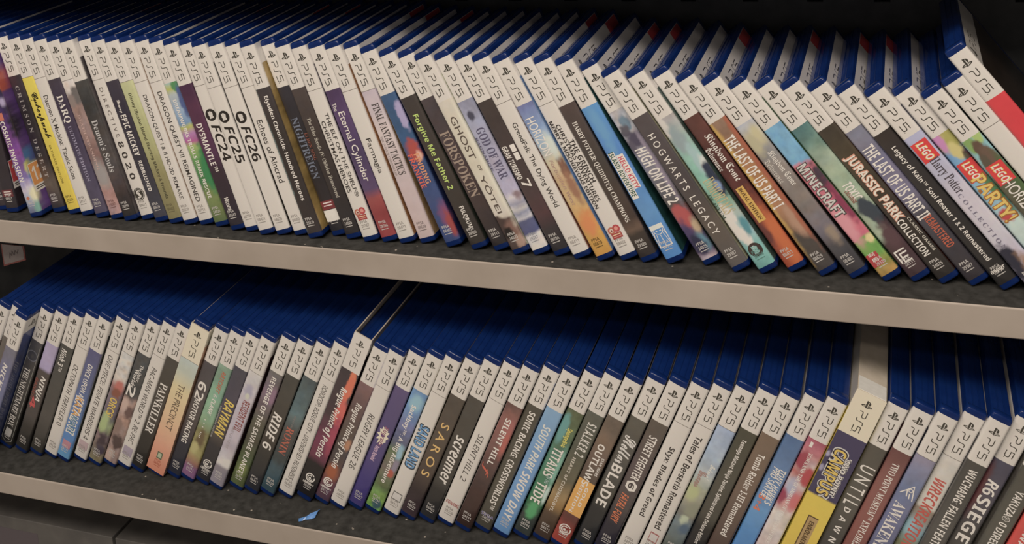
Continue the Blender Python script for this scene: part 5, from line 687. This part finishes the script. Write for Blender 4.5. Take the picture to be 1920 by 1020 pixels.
def insert_sheet(c, W, z0, PH, parent, flat):
    plain = isinstance(c['bg'], str)
    rs = np.random.RandomState(c['id'] * 7 + 3)
    e = 0.08
    cols = [(-e, 128, -1), (-e, 40, -1), (-e, 8, -1), (-e, 3.0 if not flat else .2, -1)]
    ns = 9 if plain else 20
    xs = np.concatenate([[-e + 0.02, 0.35, 0.9], np.linspace(1.5, W - 1.5, ns), [W - 0.9, W - 0.35, W + e - 0.02]])
    for x in xs:
        cols.append((x, spine_y(x, W, flat) - e, 0))
    cols += [(W + e, 3.0 if not flat else .2, 1), (W + e, 8, 1), (W + e, 20, 1), (W + e, 40, 1), (W + e, 70, 1), (W + e, 128, 1)]
    tiny = 0.03
    vs = [0, CBAND - tiny, CBAND + tiny, BAND - .28, BAND - .28 + tiny, BAND + .12, BAND + .12 + tiny]
    vs += list(np.linspace(20, 34, 4)) + ([60, 90, 120, PH] if plain else list(np.linspace(BAND + 1, PH, 150)))
    if not plain:
        for a, b_ in zip(c['bg'], c['bg'][1:]):
            pass
    vs = np.array(sorted(vs))
    X = np.array([k[0] for k in cols])
    Y = np.array([k[1] for k in cols])
    side = np.array([k[2] for k in cols])
    V, XX = np.meshgrid(vs, X, indexing='ij')
    depth = np.where(side[None, :] == 0, 0, Y[None, :]) + 0 * V
    Ux = np.where(side == 1, W + Y, np.where(side == -1, -Y, X))[None, :] + 0 * V
    n1 = vnoise(rs, V, Ux + 40, 9.0)
    n2 = vnoise(rs, V, Ux + 40, 3.2)
    n3 = vnoise(rs, V, Ux + 40, 1.4)
    nn = n1 * .5 + n2 * .32 + n3 * .18
    rgb = np.zeros(V.shape + (3,))
    if plain:
        rgb[:] = WHITE
    else:
        tv = np.array([t[0] for t in c['bg']])
        tc_ = np.array([alb(t[1]) for t in c['bg']])
        vq = V + (nn - .5) * c['n'] * 30
        for k in range(3):
            rgb[..., k] = np.interp(vq, tv, tc_[:, k])
        rgb *= (1 + (nn - .5) * 3.0 * c['n'])[..., None]
        sp = (vnoise(rs, V, Ux + 80, 5.0) - .5) * c['n'] * .5
        rgb[..., 0] *= 1 + sp
        rgb[..., 2] *= 1 - sp
    cv = alb(c['cv'])
    cover = cv * (1 + (nn - .5) * 1.1)[..., None]
    cm = (side != 0)[None, :] & (V > CBAND)
    rgb = np.where(cm[..., None], cover, rgb)
    if not plain:
        for (v0, u0, rt, ru, h, soft) in c['bl']:
            d = np.sqrt(((V - v0) / rt) ** 2 + ((Ux - u0 * W) / ru) ** 2) + (nn - .5) * 1.1
            mk = np.clip((1 + soft - d) / (2 * soft + 1e-3), 0, 1)
            mk = mk * mk * (3 - 2 * mk)
            rgb = rgb * (1 - mk[..., None]) + alb(h) * mk[..., None]
    band = ((side == 0)[None, :] & (V < BAND - .27)) | ((side != 0)[None, :] & (V < CBAND))
    rgb = np.where(band[..., None], CREAM if c['wt'] else WHITE, rgb)
    if plain or c['ln']:
        ln = (side == 0)[None, :] & (V > BAND - .27) & (V < BAND + .13)
        rgb = np.where(ln[..., None], alb('#6a6058'), rgb)
    rgb = np.clip(rgb, 0.006, 0.88)
    Vz = np.where((side == -1)[None, :] & (not flat), np.maximum(V, 3.6), V)      # the back cover sits a little lower in its sleeve
    verts = np.stack([XX * MM, np.broadcast_to(Y[None, :], V.shape) * MM, (z0 + PH - Vz) * MM], -1).reshape(-1, 3)
    nr, nc = V.shape
    idx = np.arange(nr * nc).reshape(nr, nc)
    faces = np.stack([idx[1:, :-1], idx[1:, 1:], idx[:-1, 1:], idx[:-1, :-1]], -1).reshape(-1, 4)
    me = bpy.data.meshes.new('printed_sheet')
    me.from_pydata(verts.tolist(), [], faces.tolist())
    ca = me.color_attributes.new('print', 'FLOAT_COLOR', 'POINT')
    ca.data.foreach_set('color', np.concatenate([rgb, np.ones(V.shape + (1,))], -1).astype(np.float32).ravel())
    me.materials.append(M_PRINT)
    me.polygons.foreach_set('use_smooth', [True] * len(faces))
    me.update()
    o = bpy.data.objects.new('printed_sheet', me)
    COL.objects.link(o)
    o.parent = parent
    return o


# ------------------------------------------------------------------ plastic shells (one mesh per width, shared)
SHELLS = {}


def shell_mesh(W, D_=135.0, H=170.0):
    if W in SHELLS:
        return SHELLS[W]
    half = [(0.5, D_), (0, D_ - .5), (0, 40), (0, 8)]
    xs = [0.0, 0.12, 0.35, 0.7, 1.3] + list(np.linspace(2, W / 2, 4))
    half += [(x, spine_y(x, W)) for x in xs]
    out = half + [(W - x, y) for x, y in reversed(half[:-1])]
    # make the side start just behind the corner curve
    cx, cy = W / 2, D_ / 2

    def ring(inset, z, pts=out):
        return [((cx + (x - cx) * (W - 2 * inset) / W) * MM, (cy + (y - cy) * (D_ - 2 * inset) / D_) * MM, z * MM) for x, y in pts]

    v, f = [], []

    def loft(rings, cap0, cap1):
        n = len(rings[0])
        b0 = len(v)
        for r_ in rings:
            v.extend(r_)
        for k in range(len(rings) - 1):
            for t in range(n):
                a, b_ = b0 + k * n + t, b0 + k * n + (t + 1) % n
                f.append((a, b_, b_ + n, a + n))
        if cap0:
            f.append(tuple(b0 + t for t in reversed(range(n))))
        if cap1:
            f.append(tuple(b0 + (len(rings) - 1) * n + t for t in range(n)))

    loft([ring(1.2, 0), ring(.5, .25), ring(.12, .8), ring(0, 1.6), ring(0, H - 2.2), ring(.15, H - 1.6), ring(.5, H - 1.25), ring(1.0, H - 1.1)], True, True)
    # raised rounded lip at the spine end of the top
    lip = [(x, min(y, 6.6)) for x, y in out if y <= 8]
    L0 = [((cx + (x - cx) * .985) * MM, (y + .05) * MM) for x, y in lip]
    rings = []
    for ins, z in ((0.1, H - 2.4), (.12, H - 1.5), (.35, H - .7), (.8, H - .25), (1.5, H)):
        rr = []
        for x, y in lip:
            yy = y + ins if y < 4 else y - ins * .6
            rr.append(((cx + (x - cx) * (W - 2 * ins) / W) * MM, yy * MM, z * MM))
        rings.append(rr)
    loft(rings, False, True)
    # shallow rails along the top: the seams of the two halves
    for x0, x1 in ((W * .30, W * .36), (W * .62, W * .68)):
        bv, bf = box_geo(x0 * MM, x1 * MM, 6 * MM, (D_ - 3) * MM, (H - 1.4) * MM, (H - .75) * MM)
        n0 = len(v)
        v.extend(bv)
        f.extend(tuple(n0 + t for t in q) for q in bf)
    me = bpy.data.meshes.new('plastic_shell')
    me.from_pydata(v, [], f)
    bm = bmesh.new()
    bm.from_mesh(me)
    bmesh.ops.recalc_face_normals(bm, faces=bm.faces)
    bm.to_mesh(me)
    bm.free()
    me.materials.append(M_BLUE)
    for p in me.polygons:
        p.use_smooth = len(p.vertices) == 4
    try:
        me.set_sharp_from_angle(angle=math.radians(38))
    except Exception:
        pass
    SHELLS[W] = me
    return me


# ------------------------------------------------------------------ emblems
def emblem(D_, d, W, c):
    k = d[0]
    xc = W / 2
    WT = '#e8ded4'
    if k == 'b':
        D_.rect(d[3] * W, d[4] * W, d[1], d[2], d[5], 0.05 if d[5] else .05)
    elif k == 'd':
        D_.disc(d[2] * W, d[1], d[3], d[4], 0.05)
    elif k == 'p':
        x, v, r = d[2] * W, d[1], d[3]
        D_.poly([(x, v - r), (x + r, v), (x, v + r), (x - r, v)], d[4], 0.06)
    elif k == 'fr':
        D_.stroke([(1.2, 40), (1.2, 156), (W / 2, 159.5), (W - 1.2, 156), (W - 1.2, 40)], 0.5, '#8c887e', .05)
    elif k == 't':
        D_.text_h(d[1], 'b', d[4] * W, d[2], d[3], d[3] * .30 if len(d[1]) > 3 else d[3] * .75, d[5], .09)
    elif k == 'S':
        v = d[1]
        D_.arc(xc, v, 5.4, 0, 2 * math.pi, .7, INK, .05)
        D_.disc(xc, v, 4.6, INK, .05)
        pts = [(xc + 2.1, v - 2.6), (xc + .6, v - 3.1), (xc - 1.3, v - 2.5), (xc - 1.6, v - 1.2), (xc, v), (xc + 1.6, v + 1.2), (xc + 1.3, v + 2.5), (xc - .6, v + 3.1), (xc - 2.1, v + 2.6)]
        D_.stroke(pts, 1.3, '#d0c6b9', .09)
    elif k in ('ea', 'eab'):
        v = d[1]
        D_.disc(xc + .2, v, 5.2, '#2c2622' if k == 'ea' else '#403430', .05)
        D_.text('EA', 'bi', v - 3.1, v + 3.1, 4.2, xc + .2, '#c8beb2' if k == 'ea' else '#80b0a4', .1)
    elif k == 'og':
        v = d[1]
        D_.disc(xc - 2.3, v - 2.2, 2.9, '#b8644c', .05)
        D_.disc(xc + 2.0, v - 2.9, 2.9, '#b83c40', .055)
        D_.disc(xc - 2.3, v - 2.2, 1.5, '#e0c8b0', .07)
        D_.disc(xc + 2.0, v - 2.9, 1.5, '#d88878', .075)
        D_.disc(xc - 2.3, v - 2.2, .8, '#8c3430', .09)
        D_.rect(xc - 4.0, xc + 4.2, v + .2, v + 4.6, '#a43432', .06)
        D_.rect(xc - 3.2, xc + 3.4, v + 1.2, v + 2.0, '#d8b888', .08)
        D_.rect(xc - 3.2, xc + 3.4, v + 2.9, v + 3.5, '#c88070', .08)
    elif k == 'sun':
        v = d[1]
        x0, x1, v0, v1 = 1.6, W - 2.4, v - 8.5, v + 8.5
        D_.stroke([(x0, v0), (x1, v0), (x1, v1), (x0, v1)], .6, '#e4ecf0', .06, True)
        D_.rect(x0, x1, v0, v0 + 3.2, '#d0d8e4', .05)
        xm = (x0 + x1) / 2
        D_.arc(xm, v0 + 3.4, 3.9, 0, math.pi, .55, '#e4ecf0', .06)
        for a in (.5, .95, 1.57, 2.2, 2.65):
            D_.stroke([(xm + 4.6 * math.cos(a), v0 + 3.4 + 4.6 * math.sin(a)), (xm + min(12.5, 3.9 / max(.3, abs(math.cos(a))) + 2) * math.cos(a) * .9, v1 if .8 < a < 2.4 else v0 + 9.5)], .45, '#dfe8ee', .06)
        for s_ in (-1.6, 1.6):
            D_.rect(xm + s_ - .7, xm + s_ + .7, v0 + 4.4, v0 + 5.1, '#e4ecf0', .07)
    elif k in ('ubi', 'sw'):
        v = d[1] - (1.5 if k == 'ubi' else 0)
        r = 4.4 if k == 'ubi' else 4.8
        D_.arc(xc, v, r - .5, -.4, 5.6, 1.0, WT, .05)
        D_.arc(xc - .1, v + .2, r - 2.1, .3, 5.2, .8, WT, .05)
        D_.disc(xc - .3, v + .5, 1.0, WT, .05)
        if k == 'ubi':
            D_.text_h('UBISOFT', 'b', xc, v + r + 1.9, 10.5, 1.9, WT, .07)
    elif k == 'E':
        v = d[1]
        for q in ([(xc + 3.6, v - 4.4), (xc - 4.0, v - 4.4), (xc - 4.0, v + 4.6)], [(xc + 3.8, v - 1.9), (xc - 1.6, v - 1.9), (xc - 1.6, v + 4.4), (xc + 3.8, v + 4.4)], [(xc - 1, v + 1.2), (xc + 3.2, v + 1.2)]):
            D_.stroke(q, 1.1, WT, .06)
    elif k == 'lego':
        v = d[1]
        D_.rect(1.3, W - .9, v - 7.6, v + 7.6, '#d8282c', .05)
        D_.text('LEGO', 'bi', v - 6.6, v + 6.6, 6.2, W / 2 + .2, '#e8b830', .09)
        D_.text('LEGO', 'bi', v - 6.2, v + 6.2, 5.2, W / 2 + .2, '#f4ece4', .13)
    elif k == 'hex':
        v = d[1]
        D_.poly([(xc, v - 5.2), (xc + 4.3, v - 2.4), (xc + 3.9, v + 3.1), (xc, v + 5.2), (xc - 4.1, v + 2.6), (xc - 4.1, v - 2.6)], WT, .05)
        D_.text('6', 'b', v - 2.6, v + 2.6, 4.6, xc, '#4a403e', .1)
    elif k == 'star':
        v = d[1]
        pts = []
        for t in range(24):
            r = 1.0 if t % 2 == 0 else .68
            r *= 1 + .12 * math.sin(t * 2.7)
            pts.append((xc + 5.2 * r * math.cos(t * math.pi / 12), v + 10.5 * r * math.sin(t * math.pi / 12)))
        D_.poly(pts, '#e0cdb0', .05)
    elif k == 'tri':
        v = d[1]
        D_.stroke([(xc - 5, v + 3.4), (xc + 1.8, v - 5.4), (xc + 4.4, v + 6)], .8, WT, .06)
        D_.stroke([(xc - 1.4, v - .8), (xc - .2, v + 4.2)], .8, WT, .06)
        D_.stroke([(xc + 1.0, v + 1.2), (xc + 1.8, v + 5.4)], .8, WT, .06)
        D_.arc(xc + .8, v - 1.4, 1.3, 0, 2 * math.pi, .6, WT, .06)


LOGO = {}


def logo_part(W, ztop, parent, flat):
    key = (W, ztop, flat)
    if key not in LOGO:
        D_ = Deco()
        symbol(D_, W / 2, 8.2, 7.6)
        mark_down(D_, W / 2, 14.2, 17.6, 5.2)
        LOGO[key] = D_.build('platform_logo', parent, W, ztop, flat)
        return LOGO[key]
    o = LOGO[key].copy()
    COL.objects.link(o)
    o.parent = parent
    return o


CODE = {}


def code_part(W, ztop, PH, parent, flat, col, n):
    key = (W, ztop, flat, col, n % len(CODES))
    if key not in CODE:
        D_ = Deco()
        x = W * .5
        D_.text_h('PPSA', 'b', x - .4, PH - 12.2, 6.4, 2.4, col, .05)
        D_.text_h(CODES[n % len(CODES)], 'b', x, PH - 8.9, 7.2, 2.5, col, .05)
        D_.rect(x - 3.2, x + 3.2, PH - 6.5, PH - 5.9, col, .05)
        CODE[key] = D_.build('code_lettering', parent, W, ztop, flat)
        return CODE[key]
    o = CODE[key].copy()
    COL.objects.link(o)
    o.parent = parent
    return o


SIDE = {}


def side_part(name, W, ztop, parent):
    key = (name, W, ztop)
    if key not in SIDE:
        D_ = Deco()
        if name == 'cover_logo':
            symbol(D_, 11, 8.0, 9.5)
            mark_side(D_, 22, 8.6, 32, 6.5)
        elif name == 'sale_sticker':
            D_.poly([(98, .4), (127.5, .4), (127.5, 24), (122, 26), (104, 25), (98, 22)], '#c83034', .05)
            co, fs, _ = TXT[('SALE', 'b')]
            D_.add([(100.5 + c[0] * 25, 21 - c[1] * 8) for c in co], fs, '#ecd8cc', .1)
        else:
            v0 = 118
            D_.rect(2.2, 20, v0, v0 + 26, '#ece4dc', .05)
            col = '#cc3c40' if name.endswith('red') else '#e08c3c'
            D_.rect(2.8, 19.4, v0 + .6, v0 + 20, col, .08)
            co, fs, _ = TXT[('18' if name.endswith('red') else '12', 'b')]
            D_.add([(5 + c[0] * 12.4, v0 + 16.5 - c[1] * 13) for c in co], fs, '#f0e8e0', .12)
            D_.rect(4, 18, v0 + 21.5, v0 + 22.5, '#5c5450', .09)
            D_.rect(4, 15, v0 + 23.3, v0 + 24.2, '#5c5450', .09)
        o = D_.build(name.replace('_red', '').replace('_orange', ''), parent, W, ztop, False, 'side')
        # faces must look outwards (+x)
        me = o.data
        bm = bmesh.new()
        bm.from_mesh(me)
        for fc in bm.faces:
            fc.normal_update()
            if fc.normal.x < 0:
                fc.normal_flip()
        bm.to_mesh(me)
        bm.free()
        SIDE[key] = o
        return o
    o = SIDE[key].copy()
    COL.objects.link(o)
    o.parent = parent
    return o


# ------------------------------------------------------------------ the cases
def build_case(c):
    W = c['W']
    z0, PH = c['z0'], c['PH']
    ztop = z0 + PH
    e = empty('game_case', [t * MM for t in c['loc']], (0, c['rot'], c['yaw']))
    flat = c['sl'] != 0
    if c['sl'] == 2:                      # closed carton with a tuck flap
        box_obj('carton', M_CARD, (0.05, W - .05, 0.05, 138, 0, ztop), e, 0.5)
        fb = ink('#d6d0c4')
        box_obj('tuck_flap', fb, (0.6, W - .6, 0.8, 17, ztop - .2, ztop + .35), e)
    else:
        sw = W if not c['sl'] else round(W - 2.4, 2)
        s = bpy.data.objects.new('plastic_shell', shell_mesh(sw))
        COL.objects.link(s)
        s.parent = e
        if c['sl'] == 1:
            s.location = (1.2 * MM, 1.0 * MM, 0)
            # open sleeve: outer walls with real thickness
            a = [(0.03, 137), (0.03, 0.03), (W - .03, 0.03), (W - .03, 137)]
            i_ = [(0.9, 137), (0.9, 0.9), (W - .9, 0.9), (W - .9, 137)]
            v, f = [], []
            for z in (z0, ztop):
                v += [(x * MM, y * MM, z * MM) for x, y in a] + [(x * MM, y * MM, z * MM) for x, y in i_]
            for k in range(3):
                f += [(k, k + 1, k + 9, k + 8), (k + 5, k + 4, k + 12, k + 13), (k + 8, k + 9, k + 13, k + 12), (k + 1, k, k + 4, k + 5)]
            f += [(4, 0, 8, 12), (3, 7, 15, 11)]
            mesh_obj('sleeve', v, f, [M_CARD], e)
    sh = insert_sheet(c, W, z0, PH, e, flat)
    logo_part(W, ztop, sh, flat)
    code_part(W, ztop, PH, sh, flat, c['cc'], c['id'])
    if c['tx']:
        D_ = Deco()
        for n, (s, v0, v1, h, u, st, col) in enumerate(c['tx']):
            D_.text(s, st, v0, v1, h, u * W, col, .10 + .03 * n)
        D_.build('title_lettering', sh, W, ztop, flat)
    if c['dc']:
        D_ = Deco()
        for n, d in enumerate(c['dc']):
            k0 = len(D_.v)
            emblem(D_, d, W, c)
            for t in range(k0, len(D_.v)):
                x, v, la = D_.v[t]
                D_.v[t] = (x, v, la + .012 * n)
        D_.build('spine_emblem', sh, W, ztop, flat)
    if c['lg']:
        side_part('cover_logo', W, ztop, sh)
    if c['sale']:
        side_part('sale_sticker', W, ztop, sh)
    if c['st']:
        side_part('age_sticker_red' if c['st'] == 18 else 'age_sticker_orange', W, ztop, sh)
    tag(e, c['lab'], 'game case', c['grp'])
    return e


for c in CASES:
    build_case(c)
